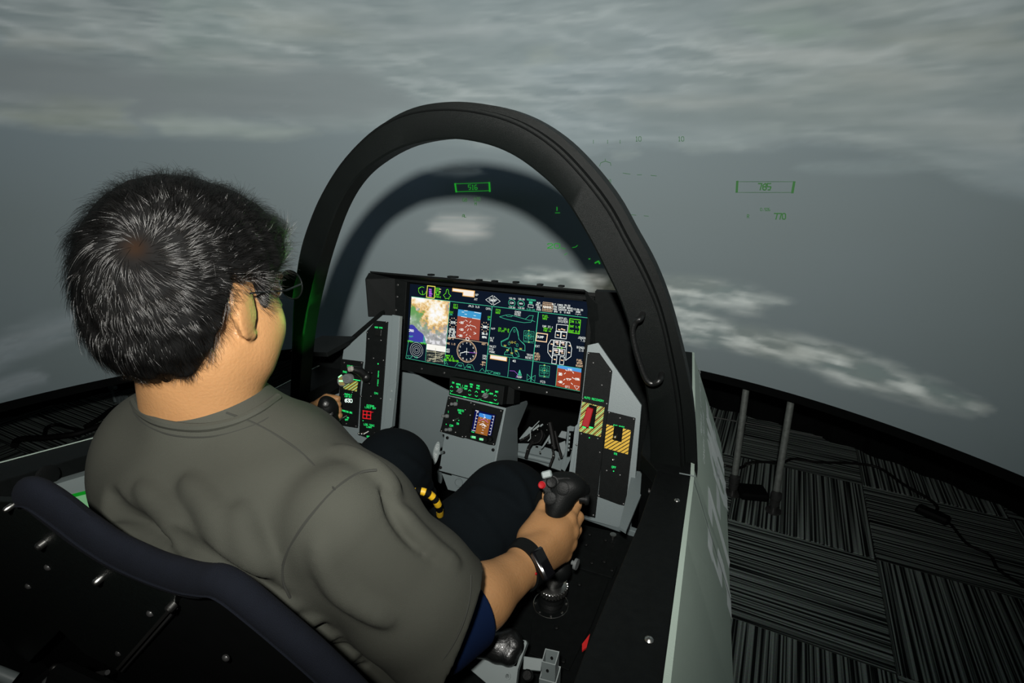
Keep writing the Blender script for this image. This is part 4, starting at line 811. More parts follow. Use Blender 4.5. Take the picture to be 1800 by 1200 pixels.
# fuel tile
tx(G, 'FUEL', 1306, 390, 14); tx(G, 'NAV', 1302, 408, 14); tx(Wt, 'REFUEL', 1432, 408, 15); tx(Wt, 'SYSTEM', 1430, 430, 15)
rect(G, [(1480, 408), (1558, 418), (1548, 518), (1472, 506)], .0013)
for k in range(3): tx(G, ('CTR 1.9', 'INT 1.9', 'OUT 0.0')[k], 1515, 432+k*34, 13, .0008)
tx(Wt, 'CAP 37.1', 1322, 466, 12); tx(G, 'INCH +2', 1320, 480, 11); tx(G, 'FWD +4', 1318, 496, 11)
rect(O, [(1244, 510), (1320, 520), (1312, 576), (1236, 566)], .0022); tx(Wt, 'DUMP', 1270, 540, 15, .0009)
tx(Wt, 'EXT', 1248, 606, 14); 
for k in range(3): tx(O, ('FUEL', 'XFER', 'LEFT')[k], 1246, 660+k*20, 13); tx(O, ('FUEL', 'XFER', 'RIGHT')[k], 1550, 708+k*20, 13)
for s, x, y in (('JOKER', 1566, 546), ('7.0', 1572, 566), ('BINGO', 1558, 616), ('2.0', 1562, 636)): tx(Wt, s, x, y, 14)
for q in ([(1386, 448), (1468, 456), (1462, 504), (1382, 496)], [(1378, 500), (1416, 504), (1412, 548), (1374, 544)], [(1420, 504), (1460, 508), (1454, 554), (1416, 550)], [(1370, 562), (1410, 566), (1406, 610), (1366, 604)], [(1414, 566), (1454, 572), (1448, 616), (1408, 610)], [(1366, 620), (1404, 624), (1400, 668), (1360, 662)], [(1408, 626), (1446, 630), (1440, 674), (1404, 668)], [(1356, 672), (1388, 676), (1382, 734), (1350, 728)], [(1412, 680), (1442, 684), (1434, 740), (1406, 736)], [(1346, 560), (1364, 562), (1352, 692), (1322, 650), (1324, 596)], [(1460, 574), (1480, 578), (1494, 622), (1488, 680), (1450, 708)]): rect(Wt, q, .0012)
for x, y in ((1390, 585), (1432, 590), (1384, 644), (1424, 650)): face([(x-14, y-16), (x+10, y-14), (x+8, y-2), (x-16, y-4)], .0011, D_('ead8d0', 1.0), 'fuel_cell'); L(O, [(x-4, y+4), (x+8, y+6)], .002)
for x, y in ((1394, 525), (1438, 530), (1404, 486), (1424, 482), (1440, 488), (1372, 700), (1424, 706), (1350, 590), (1340, 640), (1480, 602), (1474, 650)): L(O, [(x-5, y), (x+5, y+2)], .0026)
tx(G, '13.8', 1408, 617, 12)
# small attitude tile
for x, y, u, v_ in ((1450, 775, 1458, 782), (1500, 790, 1508, 800), (1440, 805, 1450, 798), (1498, 830, 1506, 838), (1436, 850, 1446, 842), (1490, 870, 1500, 880), (1430, 880, 1440, 874), (1456, 838, 1490, 842), (1456, 838, 1466, 850), (1475, 850, 1490, 842)): L(Wt, [(x, y), (u, v_)], .0014)
tx(Wt, '270', 1480, 776, 13, .001); tx(Wt, '20', 1412, 806, 15, .0018); tx(Wt, '-20', 1410, 862, 13, .0014); tx(Wt, '-096', 1530, 842, 13, .0012); tx(Wt, 'EFI', 1464, 898, 14); L(Wt, [(1510, 888), (1548, 896), (1530, 918), (1510, 888)]); tx(Wt, 'FCS', 1286, 862, 15)
for mb_, nm, mt in ((T, 'teal_symbols', D_('4dd8a8', .85)), (Wt, 'white_symbols', D_('f4fbf6', 1.0)), (G, 'green_symbols', D_('77ff22', .9)), (Y, 'yellow_symbols', D_('e8e060', .9)), (O, 'cream_symbols', D_('ffd9ae', .95)), (P, 'purple_symbols', D_('b060e0', .9))): mb_.build(nm, mt, du)['kind'] = 'stuff'

# ------------------------------------------------------------------ rudder pedals in the right footwell
c12 = c_(900, 720, 10.9)
rpd = empty('rudder_pedals', (.15, 1.3, .45), 'grey rudder pedal unit with black cables in the dark right footwell', 'pedals')
F1 = Plane((.1, 1.18, .50), (1, 0, 0), (0, .75, .5)); F2 = Plane((.1, 1.26, .58), (1, 0, 0), (0, .5, .8))
def fp(pl, pts, nm, mt, off=0, th=.006): return MB().prism([pl.at(*c12(*p), off-th) for p in pts], pl.n*th).build(nm, M[mt], rpd, bevel=.001)
fp(F1, [(90, 640), (330, 640), (560, 690), (800, 760), (1050, 900), (1120, 1000), (1010, 1190), (680, 1080), (480, 1000), (90, 900)], 'floor_plate', 'grey')
MB().tube([F1.at(*c12(120, 860), .006), F1.at(*c12(470, 940), .006), F1.at(*c12(760, 1010), .006)], .008, 12).build('cross_tube', M['grey'], rpd, True)
fp(F2, [(130, 560), (330, 320), (430, 350), (200, 590)], 'side_bracket', 'grey'); fp(F2, [(560, 760), (740, 470), (780, 500), (600, 740)], 'pedal_rib', 'grey', .012)
fp(F2, [(700, 600), (750, 480), (800, 620), (720, 660)], 'pedal_plate', 'grey', .006); fp(F2, [(880, 520), (950, 400), (1050, 420), (1030, 560)], 'side_bracket', 'grey'); fp(F2, [(900, 640), (1020, 590), (1040, 760), (980, 900), (930, 760)], 'side_bracket', 'grey', .002)
fp(F2, [(440, 400), (560, 290), (580, 330), (460, 420)], 'pedal_rib', 'lgrey', .03, .003); fp(F2, [(585, 310), (630, 280), (650, 300), (590, 350)], 'pedal_rib', 'lgrey', .03, .003); fp(F2, [(230, 600), (420, 480), (600, 400), (660, 500), (560, 670), (420, 640)], 'pedal_base', 'black2', .006)
MB().ribbon([F2.at(*c12(585, 240), .04), F2.at(*c12(420, 410), .04), F2.at(*c12(425, 560), .04), F2.at(*c12(380, 610), .04)], .0022, F2.n).build('wire_guard', M['lgrey'], rpd)
for r_, pts in ((.0075, [(760, 260), (790, 400), (820, 560), (840, 700), (860, 760)]), (.004, [(860, 420), (910, 650), (985, 930)]), (.0045, [(450, 600), (370, 720), (340, 820), (310, 930)]), (.0035, [(800, 700), (835, 860), (800, 980), (760, 1090)]), (.003, [(440, 650), (560, 620), (620, 500), (600, 400)]), (.0035, [(200, 600), (300, 550), (430, 470)])):
    MB().tube(smoothpts([F2.at(*c12(*p), .025) for p in pts], 4), r_, 8).build('black_hose', M['cable'], rpd, True)
for x, y, r_ in ((350, 765, .0022), (836, 880, .0042), (820, 695, .002), (735, 655, .002), (715, 400, .002), (540, 390, .003), (725, 295, .0016), (940, 935, .002), (270, 555, .0018), (585, 820, .0028), (500, 510, .002)): MB().ball(F2.at(*c12(x, y), .03), r_, 4).build('cable_fitting', M['steel'], rpd, True)
fp(F1, [(455, 690), (505, 700), (500, 735), (450, 725)], 'hole_plug', 'black2', .002, .002)
br = empty('slotted_bracket', (.24, 1.15, .5), 'grey slotted steel bracket beside the right instrument column', 'bracket')
F3 = Plane((.22, 1.17, .60), (1, 0, .0), (0, .2, 1))
sl_o = [(1060, 330), (1100, 312), (1195, 330), (1170, 700), (1120, 950), (1010, 1185), (920, 1120), (1000, 860), (1040, 600)]; sl_i = [(1095, 410), (1175, 415), (1150, 760), (1110, 900), (1045, 915), (1070, 700)]
oo = smoothpts([F3.at(*c12(*p)) for p in sl_o+[sl_o[0]]], 3)[:-1]
MB().prism([F3.at(*c12(*p)) for p in ((1060, 330), (1100, 312), (1195, 330), (1178, 415), (1095, 410), (1070, 700), (1045, 915), (1010, 1185), (920, 1120), (1000, 860), (1040, 600))], -F3.n*.006).build('outer_arm', M['grey'], br, bevel=.001)
MB().prism([F3.at(*c12(*p)) for p in ((1110, 905), (1150, 760), (1172, 640), (1120, 950), (1010, 1185), (1045, 915))], -F3.n*.006).build('inner_arm', M['grey'], br, bevel=.001)
for x, y in ((1124, 757), (1140, 803), (1112, 895)): MB().ball(F3.at(*c12(x, y), -.004), .0022, 4).build('bolt', M['steel'], br, True)
for k in range(5): MB().box(F3.at(*c12(1098-k*6, 480+k*75), -.006), (.004, .006, .003), F3.e1, F3.e2).build('notch', M['lgrey'], br)
MB().prism([PR.at(*c12(*p), .002) for p in ((1275, 250), (1210, 320), (1165, 720), (1095, 1200), (1165, 1210), (1225, 720), (1245, 700), (1240, 640))], -PR.n*.004).build('edge_plate', M['grey'], rp)

# ------------------------------------------------------------------ side stick on the right console
SB = cp.at(968, 1063, .0)
sk = empty('control_stick', SB, 'black right-hand control stick with buttons and a red trigger button, held by the pilot', 'joystick')
MB().lathe(SB, (0, 0, 1), [(0, .033), (.002, .033), (.002, .0)], 32).build('base_flange', M['black'], sk, True)
MB().tube([SB+A((math.cos(a)*.0325, math.sin(a)*.0325, .002)) for a in np.linspace(0, 6.283, 41)[:-1]], .0013, 8, True).build('chrome_ring', M['steel'], sk, True)
for k in range(8): MB().lathe(SB+A((math.cos(k*.785+.3)*.0285, math.sin(k*.785+.3)*.0285, .002)), (0, 0, 1), [(0, .0024), (.0025, .0024), (.003, .0015)], 8).build('flange_screw', M['steel'], sk, True)
top_ = onp(975, 850, 'x', SB[0]+.012); ax_ = nrm(A((SB[0]+.008, SB[1]-.0, .8))-SB)
MB().lathe(SB, ax_, [(0, .024), (.008, .020), (.012, .024), (.018, .020), (.022, .024), (.028, .0215), (.034, .0235), (.04, .022)], 24).build('boot', M['rubber'], sk, True)
cr_ = MB(); 
for k in range(30):
    a = k*2*math.pi/30; u_ = nrm(np.cross(ax_, [0, 1, 0])); v_ = np.cross(ax_, u_); d = u_*math.cos(a)+v_*math.sin(a); cr_.box(SB+ax_*.046+d*.0275, (.0035, .0035, .012), d, np.cross(ax_, d), .0008)
cr_.lathe(SB, ax_, [(.040, .0255), (.041, .0270), (.051, .0270), (.052, .0255)], 30); cr_.build('knurled_ring', M['steel'], sk, True)
# ------------------------------------------------------------------ implicit surfaces for soft shapes
class SDF:
    def __init__(s, lo, hi, res):
        s.lo = A(lo); s.res = res; s.n = [int((b-a)/res)+1 for a, b in zip(lo, hi)]
        s.ax = [np.float32(s.lo[i])+np.arange(s.n[i], dtype=np.float32)*np.float32(res) for i in range(3)]
        s.F = np.full(s.n, .5, np.float32)
    def loc(s, lo, hi):
        sl = tuple(slice(max(0, int((lo[i]-s.lo[i])/s.res)), max(0, min(s.n[i], int((hi[i]-s.lo[i])/s.res)+2))) for i in range(3))
        return sl, s.ax[0][sl[0]][:, None, None], s.ax[1][sl[1]][None, :, None], s.ax[2][sl[2]][None, None, :]
    def mix(s, sl, d, k, sub=False):
        a = s.F[sl]
        if sub: d = -d; a = -a; 
        if sub:
            h = np.clip(.5+.5*(d+0-a*-1*-1)/k, 0, 1) if False else None
            # smooth max(F, -d)
            f = s.F[sl]; h = np.clip(.5-.5*(f-d)/k, 0, 1); s.F[sl] = f*(1-h)+d*h+k*h*(1-h); return
        h = np.clip(.5+.5*(a-d)/k, 0, 1); s.F[sl] = a*(1-h)+d*h-k*h*(1-h)
    def cap(s, a, b, ra, rb=None, k=.01, sub=False, sc=(1, 1, 1)):
        a, b = A(a), A(b); rb = ra if rb is None else rb; m = max(ra, rb)*1.6+k+3*s.res+.01
        sl, X, Y, Z = s.loc(np.minimum(a, b)-m, np.maximum(a, b)+m); d = b-a; L = max(d@d, 1e-9)
        t = np.clip(((X-a[0])*d[0]+(Y-a[1])*d[1]+(Z-a[2])*d[2])/L, 0, 1)
        q = np.sqrt(((X-a[0]-t*d[0])/sc[0])**2+((Y-a[1]-t*d[1])/sc[1])**2+((Z-a[2]-t*d[2])/sc[2])**2)-(ra+(rb-ra)*t)
        s.mix(sl, q.astype(np.float32), k, sub); return s
    def chain(s, P, r, k=.01, sub=False):
        for i in range(len(P)-1): s.cap(P[i], P[i+1], r[i] if hasattr(r, '__len__') else r, r[i+1] if hasattr(r, '__len__') else r, k, sub)
        return s
    def ell(s, c, r, B=None, k=.01, sub=False):
        c = A(c); r = A(r); B = np.eye(3) if B is None else A(B); m = max(r)+k+3*s.res+.01
        sl, X, Y, Z = s.loc(c-m, c+m); x, y, z = X-c[0], Y-c[1], Z-c[2]
        u = [(x*B[i][0]+y*B[i][1]+z*B[i][2]) for i in range(3)]
        k0 = np.sqrt(sum((u[i]/r[i])**2 for i in range(3))); k1 = np.sqrt(sum((u[i]/r[i]**2)**2 for i in range(3)))+1e-6
        s.mix(sl, (k0*(k0-1)/k1).astype(np.float32), k, sub); return s
    def cut(s, p, n, k=.004, lo=None, hi=None):
        """remove everything on the +n side of the plane through p"""
        n = nrm(n); X, Y, Z = s.ax[0][:, None, None], s.ax[1][None, :, None], s.ax[2][None, None, :]
        d = (X-p[0])*n[0]+(Y-p[1])*n[1]+(Z-p[2])*n[2]; h = np.clip(.5-.5*(s.F-d)/k, 0, 1); s.F = (s.F*(1-h)+d*h+k*h*(1-h)).astype(np.float32); return s
    def noise(s, amp, f, seed=0):
        rg = np.random.default_rng(seed); X, Y, Z = s.ax[0][:, None, None], s.ax[1][None, :, None], s.ax[2][None, None, :]
        for _ in range(5):
            w_ = rg.normal(size=3)*f; s.F += (amp/5*np.sin(X*w_[0]+Y*w_[1]+Z*w_[2]+rg.random()*6.28)).astype(np.float32)
        return s
    def at(s, p):
        g = (np.atleast_2d(p)-s.lo)/s.res; i = np.clip(g.astype(int), 0, A(s.n).astype(int)-2); f = g-i; o = 0
        for dx in (0, 1):
            for dy in (0, 1):
                for dz in (0, 1): o = o+s.F[i[:, 0]+dx, i[:, 1]+dy, i[:, 2]+dz]*(f[:, 0] if dx else 1-f[:, 0])*(f[:, 1] if dy else 1-f[:, 1])*(f[:, 2] if dz else 1-f[:, 2])
        return o
    def seen(s, x, y, t0=.2, t1=2.):
        """first surface point met by the sight line through (x, y)"""
        t = np.arange(t0, t1, .002); P = CAM+ray(x, y)*t[:, None]; hi = s.lo+(A(s.n)-1)*s.res
        ok = np.all((P > s.lo) & (P < hi), 1); v_ = np.where(ok, s.at(P), 1.); i = np.where(v_ < 0)[0]
        return P[i[0]] if len(i) else None
    def nets(s):
        F = s.F; ins = F < 0; nx, ny, nz = F.shape
        c = np.zeros((nx-1, ny-1, nz-1), np.int8)
        for dx in (0, 1):
            for dy in (0, 1):
                for dz in (0, 1): c += ins[dx:nx-1+dx, dy:ny-1+dy, dz:nz-1+dz]
        I = np.argwhere((c > 0) & (c < 8)); idx = np.full(c.shape, -1, np.int64); idx[tuple(I.T)] = np.arange(len(I))
        S_ = np.zeros((len(I), 3)); W_ = np.zeros(len(I)); cn = [(0, 0, 0), (1, 0, 0), (0, 1, 0), (1, 1, 0), (0, 0, 1), (1, 0, 1), (0, 1, 1), (1, 1, 1)]
        for a in range(8):
            for b in range(a+1, 8):
                if sum(abs(p-q) for p, q in zip(cn[a], cn[b])) != 1: continue
                fa = F[I[:, 0]+cn[a][0], I[:, 1]+cn[a][1], I[:, 2]+cn[a][2]]; fb = F[I[:, 0]+cn[b][0], I[:, 1]+cn[b][1], I[:, 2]+cn[b][2]]
                m_ = (fa < 0) != (fb < 0); t = np.where(m_, fa/(fa-fb+1e-12*(fa == fb)), 0)
                S_ += m_[:, None]*(A(cn[a])+t[:, None]*(A(cn[b])-A(cn[a]))); W_ += m_
        V = s.lo+(I+S_/np.maximum(W_, 1)[:, None])*s.res; Q = []
        for ax_, (u, v) in enumerate(((1, 2), (2, 0), (0, 1))):
            sl0 = [slice(None)]*3; sl1 = [slice(None)]*3; sl0[ax_] = slice(0, -1); sl1[ax_] = slice(1, None)
            A0, A1 = ins[tuple(sl0)], ins[tuple(sl1)]; E = np.argwhere(A0 != A1)
            E = E[(E[:, u] > 0) & (E[:, v] > 0) & (E[:, u] < F.shape[u]-1) & (E[:, v] < F.shape[v]-1)]
            def ci(du, dv): e = E.copy(); e[:, u] -= du; e[:, v] -= dv; return idx[tuple(e.T)]
            q = np.stack([ci(1, 1), ci(0, 1), ci(0, 0), ci(1, 0)], 1); fl = ~A0[tuple(E.T)]; q[fl] = q[fl][:, ::-1]; Q.append(q)
        Q = np.concatenate(Q); Q = Q[(Q >= 0).all(1)]
        return V, Q
    def build(s, name, m, parent=None): V, Q = s.nets(); return bigmesh(name, V, Q, m, parent, True)

# ------------------------------------------------------------------ control stick grip
g = SDF((.22, .68, .60), (.40, .84, .92), .0018)
ga = A((.303, .762, .632)); gb = A((.302, .758, .80)); hd = onp(985, 858, 'y', .752)
g.cap(ga, ga+A((0, 0, .03)), .019, .022, .01).ell(onp(981, 1000, 'y', .75), (.024, .022, .022), k=.02).cap(ga+A((0, 0, .03)), gb, .017, .018, .015)
g.cap(onp(975, 915, 'y', .752), onp(985, 880, 'y', .752), .015, .022, .02)
BP = Plane(onp(975, 862, 'y', .738), (1, .1, 0), (0, .62, 1))       # button face, tilted back to the pilot
def bp(x, y, o=0): return BP.at(x, y, o)
for (x, y, r_) in ((957, 853, .010), (975, 846, .014), (995, 850, .016), (1008, 856, .016), (985, 872, .016), (978, 890, .012)): g.ell(bp(x, y, -.016), (r_*1.1, r_*1.1, r_*.95), k=.018)
g.cap(bp(1000, 850, -.020), bp(1022, 862, -.030), .014, .0125, .012); g.cap(bp(985, 870, -.014), bp(972, 905, -.008), .011, .010, .02)
g.build('grip', M['rubber'], sk)
def btn(x, y, r_, h, mt, nm='hat_switch', o=-.001, parent=sk, pl=BP): return MB().lathe(pl.at(x, y, o), pl.n, [(0, r_*1.15), (h*.3, r_*1.15), (h*.35, r_*.8), (h*.6, r_*.85), (h*.65, r_), (h*.92, r_), (h, r_*.8), (h*.93, 0)], 20).build(nm, M[mt], parent, True)
MB().prism([bp(x, y, -.004) for x, y in ((945, 850), (958, 838), (1000, 838), (1013, 847), (1004, 866), (984, 892), (974, 892), (962, 872))], BP.n*.005).build('face_plate', M['rubber'], sk, bevel=.002)
btn(953, 852, .0055, .010, 'red', 'red_button', 0)['label'] = 'round red button'
btn(971, 847, .0092, .014, 'rubber'); btn(990, 858, .0110, .011, 'rubber'); btn(968, 875, .0105, .010, 'rubber')
MB().box(bp(963, 833, .010), (.017, .012, .012), BP.e1+BP.e2*.4, BP.e2, .002).build('square_switch', M['lgrey'], sk, True)
MB().lathe(bp(1020, 860, -.03), BP.e1+A((0, .2, -.1)), [(0, .010), (.010, .010), (.012, .008), (.012, 0)], 18).build('side_button', M['rubber'], sk, True)
MB().lathe(bp(1016, 878, -.028), BP.e1, [(0, .007), (.010, .007), (.010, .0095), (.014, .0095), (.016, .008), (.016, .004), (.013, .003)], 18).build('side_knob', M['rubber'], sk, True)
MB().ball(bp(1008, 866, .0), .0012, 4).build('indicator_dot', M['lgrey'], sk)
MB().prism([onp(944, 868, 'y', .77), onp(951, 858, 'y', .77), onp(951, 880, 'y', .77), onp(938, 905, 'y', .77), onp(932, 900, 'y', .77)], (0, .008, 0)).build('pinky_lever', M['rubber'], sk, bevel=.002)
MB().lathe(onp(1005, 988, 'y', .76), (1, -.2, 0), [(0, .004), (.006, .004), (.006, .010), (.011, .010), (.011, 0)], 18).build('thumb_wheel', M['knob'], sk, True)

# ------------------------------------------------------------------ pilot
pil = empty('person', (-.02, .5, .5), 'seated man with short black hair, olive grey T-shirt and dark trousers, gripping stick', 'person')
HC = dep(352, 508, .66)
hf = nrm((math.sin(.11), math.cos(.11), -.14)); hr = nrm(np.cross(hf, (0, 0, 1))); hu = np.cross(hr, hf); HB = np.array([hr, hf, hu])
def H(x, y, z): return HC+hr*x+hf*y+hu*z
def Hl(p): return (np.atleast_2d(p)-HC)@HB.T
NB = dep(362, 742, .70)     # base of the neck inside the collar
HS = .97
hs = SDF(HC-A((.17, .17, .27)), HC+A((.17, .19, .15)), .0026)
def yf(y): return y-.09*max(0, y-.02)
def he(x, y, z, r, k=.02, sub=False): y = yf(y); hs.ell(H(x*HS, y*HS, z*HS), A(r)*HS, HB, k, sub)
def hc_(a, b, ra, rb, k=.01, sub=False):
    a = (a[0], yf(a[1]), a[2]); b = (b[0], yf(b[1]), b[2]); hs.cap(H(*(A(a)*HS)), H(*(A(b)*HS)), ra*HS, rb*HS, k, sub)
he(0, -.012, .012, (.074, .090, .088)); he(0, .035, -.045, (.062, .062, .080), .03)
hc_((-.03, .03, -.095), (.03, .03, -.095), .040, .040, .03); hc_((0, .075, -.112), (0, .070, -.105), .024, .03, .03)
for s in (-1, 1):
    he(s*.038, .052, -.050, (.030, .036, .036), .025); he(s*.050, .005, -.075, (.026, .040, .034), .03)
    he(s*.031, .098, -.004, (.018, .014, .012), .012, True); he(s*.031, .086, -.006, (.013, .013, .011), .004)
    hc_((s*.012, .100, .014), (s*.045, .088, .016), .008, .006, .014)
hc_((0, .098, .004), (0, .120, -.034), .008, .011, .012); he(-.011, .112, -.038, (.007, .008, .006), .008); he(.011, .112, -.038, (.007, .008, .006), .008)
hc_((-.018, .098, -.066), (.018, .098, -.066), .006, .006, .008); hc_((-.015, .095, -.076), (.015, .095, -.076), .007, .007, .008)
hs.cap(H(0, -.022, -.075), NB, .054, .060, .03)
hs.cap(H(-.032, -.02, -.07), NB-RR*.025, .040, .048, .02); hs.cap(H(.032, -.02, -.07), NB+RR*.025, .040, .048, .02)
# ears, with rim, bowl and lobe
for s in (-1, 1):
    E0 = A((s*.081, .008, -.020)); eo = nrm((s*.36, -.90, 0)); eu = nrm((0, -.14, 1)); en = np.cross(eo, eu)*s
    def ep(a, b, c=0): return E0+eo*a+eu*b+en*c
    hs.ell(H(*ep(.010, .002)*1.0*HS), A((.0185, .034, .0045))*HS, np.array([HB.T@eo, HB.T@eu, HB.T@en]), .006)
    rim = [(-.006, .004), (-.004, .018), (.003, .029), (.014, .033), (.023, .027), (.027, .014), (.025, .0), (.020, -.013), (.013, -.022), (.004, -.028), (-.003, -.026)]
    R3 = [H(*(ep(a, b, .0055)*HS)) for a, b in rim]; hs.chain(R3, [.0035, .004, .0048, .005, .005, .0048, .0046, .0048, .0062, .0075, .0055], .003)
    hs.chain([H(*(ep(a, b, .002)*HS)) for a, b in ((.006, .022), (.014, .012), (.015, .0), (.010, -.012), (.004, -.016))], .0030, .004)
    hs.chain([H(*(ep(a, b, .003)*HS)) for a, b in ((-.006, .002), (-.004, -.008))], .0042, .004)
    hs.ell(H(*(ep(.003, .001, .006)*HS)), A((.008, .012, .007))*HS, np.array([HB.T@eo, HB.T@eu, HB.T@en]), .004, True)
# right arm, wrist and gripping hand
SH = A((.150, .43, .985)); EL = dep(765, 1108, .70); WR = onp(926, 992, 'y', .635)
arm = SDF((.08, .34, .62), (.42, .86, 1.05), .0022)
arm.cap(SH, EL, .052, .046, .02).cap(EL, EL*.55+WR*.45, .046, .042, .02).cap(EL*.55+WR*.45, WR, .042, .0285, .02)
fd = nrm(WR-EL)
KN = [onp(999, 912, 'y', .742), onp(1003, 933, 'y', .736), onp(1000, 954, 'y', .730), onp(991, 974, 'y', .722)]
PB = onp(955, 960, 'y', .690)
for i, K in enumerate(KN):
    w0 = WR+nrm(KN[0]-KN[3])*(.012-.008*i); arm.cap(w0, K, .020, .0125, .016)
arm.ell(onp(962, 935, 'y', .715), (.032, .024, .030), k=.02)
for i, K in enumerate(KN):
    r1 = (.0105, .0108, .0102, .0092)[i]; up = A((0, 0, 1))*(.004-.002*i)
    p1 = K+A((.004, .034, .002))+up; p2 = A((.300, .802, p1[2]-.004)); p3 = A((.276, .790, p1[2]-.006)); 
    arm.cap(K, p1, r1*1.12, r1, .005); arm.cap(p1, p2, r1, r1*.9, .003); arm.cap(p2, p3, r1*.9, r1*.8, .003); arm.ell(K, (r1*1.2,)*3, k=.006)
T0 = onp(934, 945, 'y', .690); T1 = onp(946, 912, 'y', .722); T2 = onp(955, 886, 'y', .748)
arm.cap(WR+A((-.008, .01, .004)), T0, .020, .019, .02); arm.cap(T0, T1, .017, .0125, .012); arm.cap(T1, T2, .0122, .0092, .004); arm.cap(onp(955, 925, 'y', .715), T0, .016, .016, .02)
# left forearm and hand on the throttle
EL2 = A((-.30, .66, .80)); WR2 = onp(535, 728, 'x', -.365); TH = onp(574, 720, 'x', -.355)
la = SDF((-.46, .42, .66), (-.10, 1.12, 1.04), .004)
SH2 = A((-.165, .44, .99)); la.cap(SH2, EL2, .05, .044, .02).cap(EL2, WR2, .044, .028, .02)
for i in range(4):
    k_ = TH+A((-.022, -.02, .014-.016*i)); la.cap(WR2, k_, .018, .013, .012); la.cap(k_, k_+A((.0, .05, .002)), .011, .0105, .004); la.cap(k_+A((0, .05, .002)), k_+A((.028, .058, 0)), .0105, .009, .003)
k_ = onp(588, 741, 'x', -.345); la.cap(WR2+A((0, .02, -.01)), k_+A((-.01, -.04, 0)), .018, .013, .01); la.cap(k_+A((-.01, -.04, 0)), k_, .0125, .0095, .004)
body = []
for f_ in (hs, arm, la): body.append(f_.nets())
Vb, Qb, n0 = [], [], 0
for V_, Q_ in body: Vb.append(V_); Qb.append(Q_+n0); n0 += len(V_)
bd = bigmesh('body', np.concatenate(Vb), np.concatenate(Qb), M['skin'], pil)

# eyes
for s in (-1, 1):
    MB().ball(H(s*.031*HS, .085*HS, -.006*HS), .0108, 8, hf).build('eye', mat('eye_white', (.6, .58, .55), .2), pil, True)
    MB().lathe(H(s*.031*HS, .094*HS, -.006*HS), hf, [(0, .0055), (.002, .004), (.0025, 0)], 14).build('iris', M['hairbase'], pil, True)

# ---- shirt
sh = SDF((-.36, .22, .52), (.42, .86, 1.20), .0042)
NC = NB+A((0, .0, .006))
sh.cap(SH2+A((.0, 0, -.012)), SH+A((-.005, 0, -.012)), .080, .080, .05)
sh.cap((-.075, .42, .95), (-.05, .46, .66), .118, .128, .05).cap((.055, .42, .95), (.06, .46, .66), .118, .132, .05)
sh.cap((-.04, .49, .95), (-.02, .57, .70), .120, .148, .06); sh.cap((.08, .51, .88), (.07, .58, .72), .10, .120, .05)
sh.cap(NC+A((0, .01, -.01)), NC+A((.10, .01, -.045)), .072, .066, .03).cap(NC+A((0, .01, -.01)), NC+A((-.09, .01, -.045)), .072, .066, .03)
HM = dep(792, 1103, .690)      # middle of the sleeve opening
sd_ = nrm(HM-SH)
S1 = dep(598, 918, .600); S2 = S1*.4+HM*.6; sh.cap(S1, S2, .068, .080, .012).cap(S2, HM+nrm(HM-S2)*.05, .080, .088, .012)
sh.cap(SH2, EL2, .078, .075, .04)
# sleeve end: cut flat and hollowed
sl, X_, Y_, Z_ = sh.loc(HM-.17, HM+.17)
pn = nrm(RR*.9-UU*.42+VV*.12); dp = (X_-HM[0])*pn[0]+(Y_-HM[1])*pn[1]+(Z_-HM[2])*pn[2]; rr_ = np.sqrt((X_-HM[0])**2+(Y_-HM[1])**2+(Z_-HM[2])**2)
sh.F[sl] = np.where((rr_ < .165) & (X_ > .13), np.maximum(sh.F[sl], dp), sh.F[sl])
sh.cap(HM-pn*.03, HM+pn*.08, .060, .078, .004, True)
# neck opening
sh.cap(NB+UU*.040, NB+UU*.22-VV*.03, .057, .075, .006, True)
# folds, laid on the surface where the cloth bunches
def fold(pts, r, k, sub=False, inset=.0):
    P = [sh.seen(*p) for p in pts]; P = [p for p in P if p is not None]
    if len(P) > 1:
        P = smoothpts(P, 4); P = [p+nrm(p-CAM)*inset for p in P]; n_ = len(P); sh.chain(P, [r*(.35+.65*math.sin(math.pi*i/(n_-1))) for i in range(n_)], k, sub)
FO = [([(250,860),(300,905),(345,960),(380,1000)],.006,.02,False),([(330,850),(375,900),(410,960),(440,1010)],.006,.022,False),([(470,1000),(440,960),(425,900)],.005,.02,False),
([(190,870),(205,900),(250,930),(300,955)],.006,.016,True),([(200,930),(260,945),(310,975)],.005,.014,False),([(300,940),(360,990),(430,1030),(500,1060)],.006,.018,True),([(340,985),(420,1035),(520,1065)],.006,.014,False),
([(440,1070),(520,1090),(560,1085)],.004,.01,False),([(455,1085),(530,1105),(570,1098)],.004,.01,True),([(480,1100),(540,1120),(590,1112)],.004,.01,False),([(510,1120),(560,1142),(610,1135)],.004,.01,True),([(530,1138),(580,1160),(625,1150)],.004,.01,False),([(560,1165),(600,1182),(640,1170)],.004,.01,True),
([(560,960),(600,1040),(680,1090)],.004,.02,False),([(672,850),(690,900),(730,950),(790,985)],.004,.012,True),
([(600,790),(650,820),(690,860)],.004,.02,False),([(705,900),(745,950),(800,990)],.005,.014,False)]
for pts, r, k, sub in FO: fold(pts, r, k, sub)
sh.noise(.0022, 28, 5)
shirt = sh.build('shirt', M['shirt'], pil)
def onshirt(pts, off=.0014, n=5):
    P = [sh.seen(*p) for p in pts]; P = [p for p in P if p is not None]; return [p-nrm(p-CAM)*off for p in smoothpts(P, n)]
def seam(pts, nm='seam', r=.0011, mt='seam', parent=shirt): return MB().tube(onshirt(pts), r, 6).build(nm, M[mt], parent, True)
seam([(662, 826), (635, 830), (600, 850), (560, 890), (525, 935), (500, 985), (498, 1020), (510, 1050)], 'armhole_seam', .0016)
seam([(398, 725), (450, 745), (510, 780), (550, 815), (588, 860)], 'shoulder_seam', .0013)
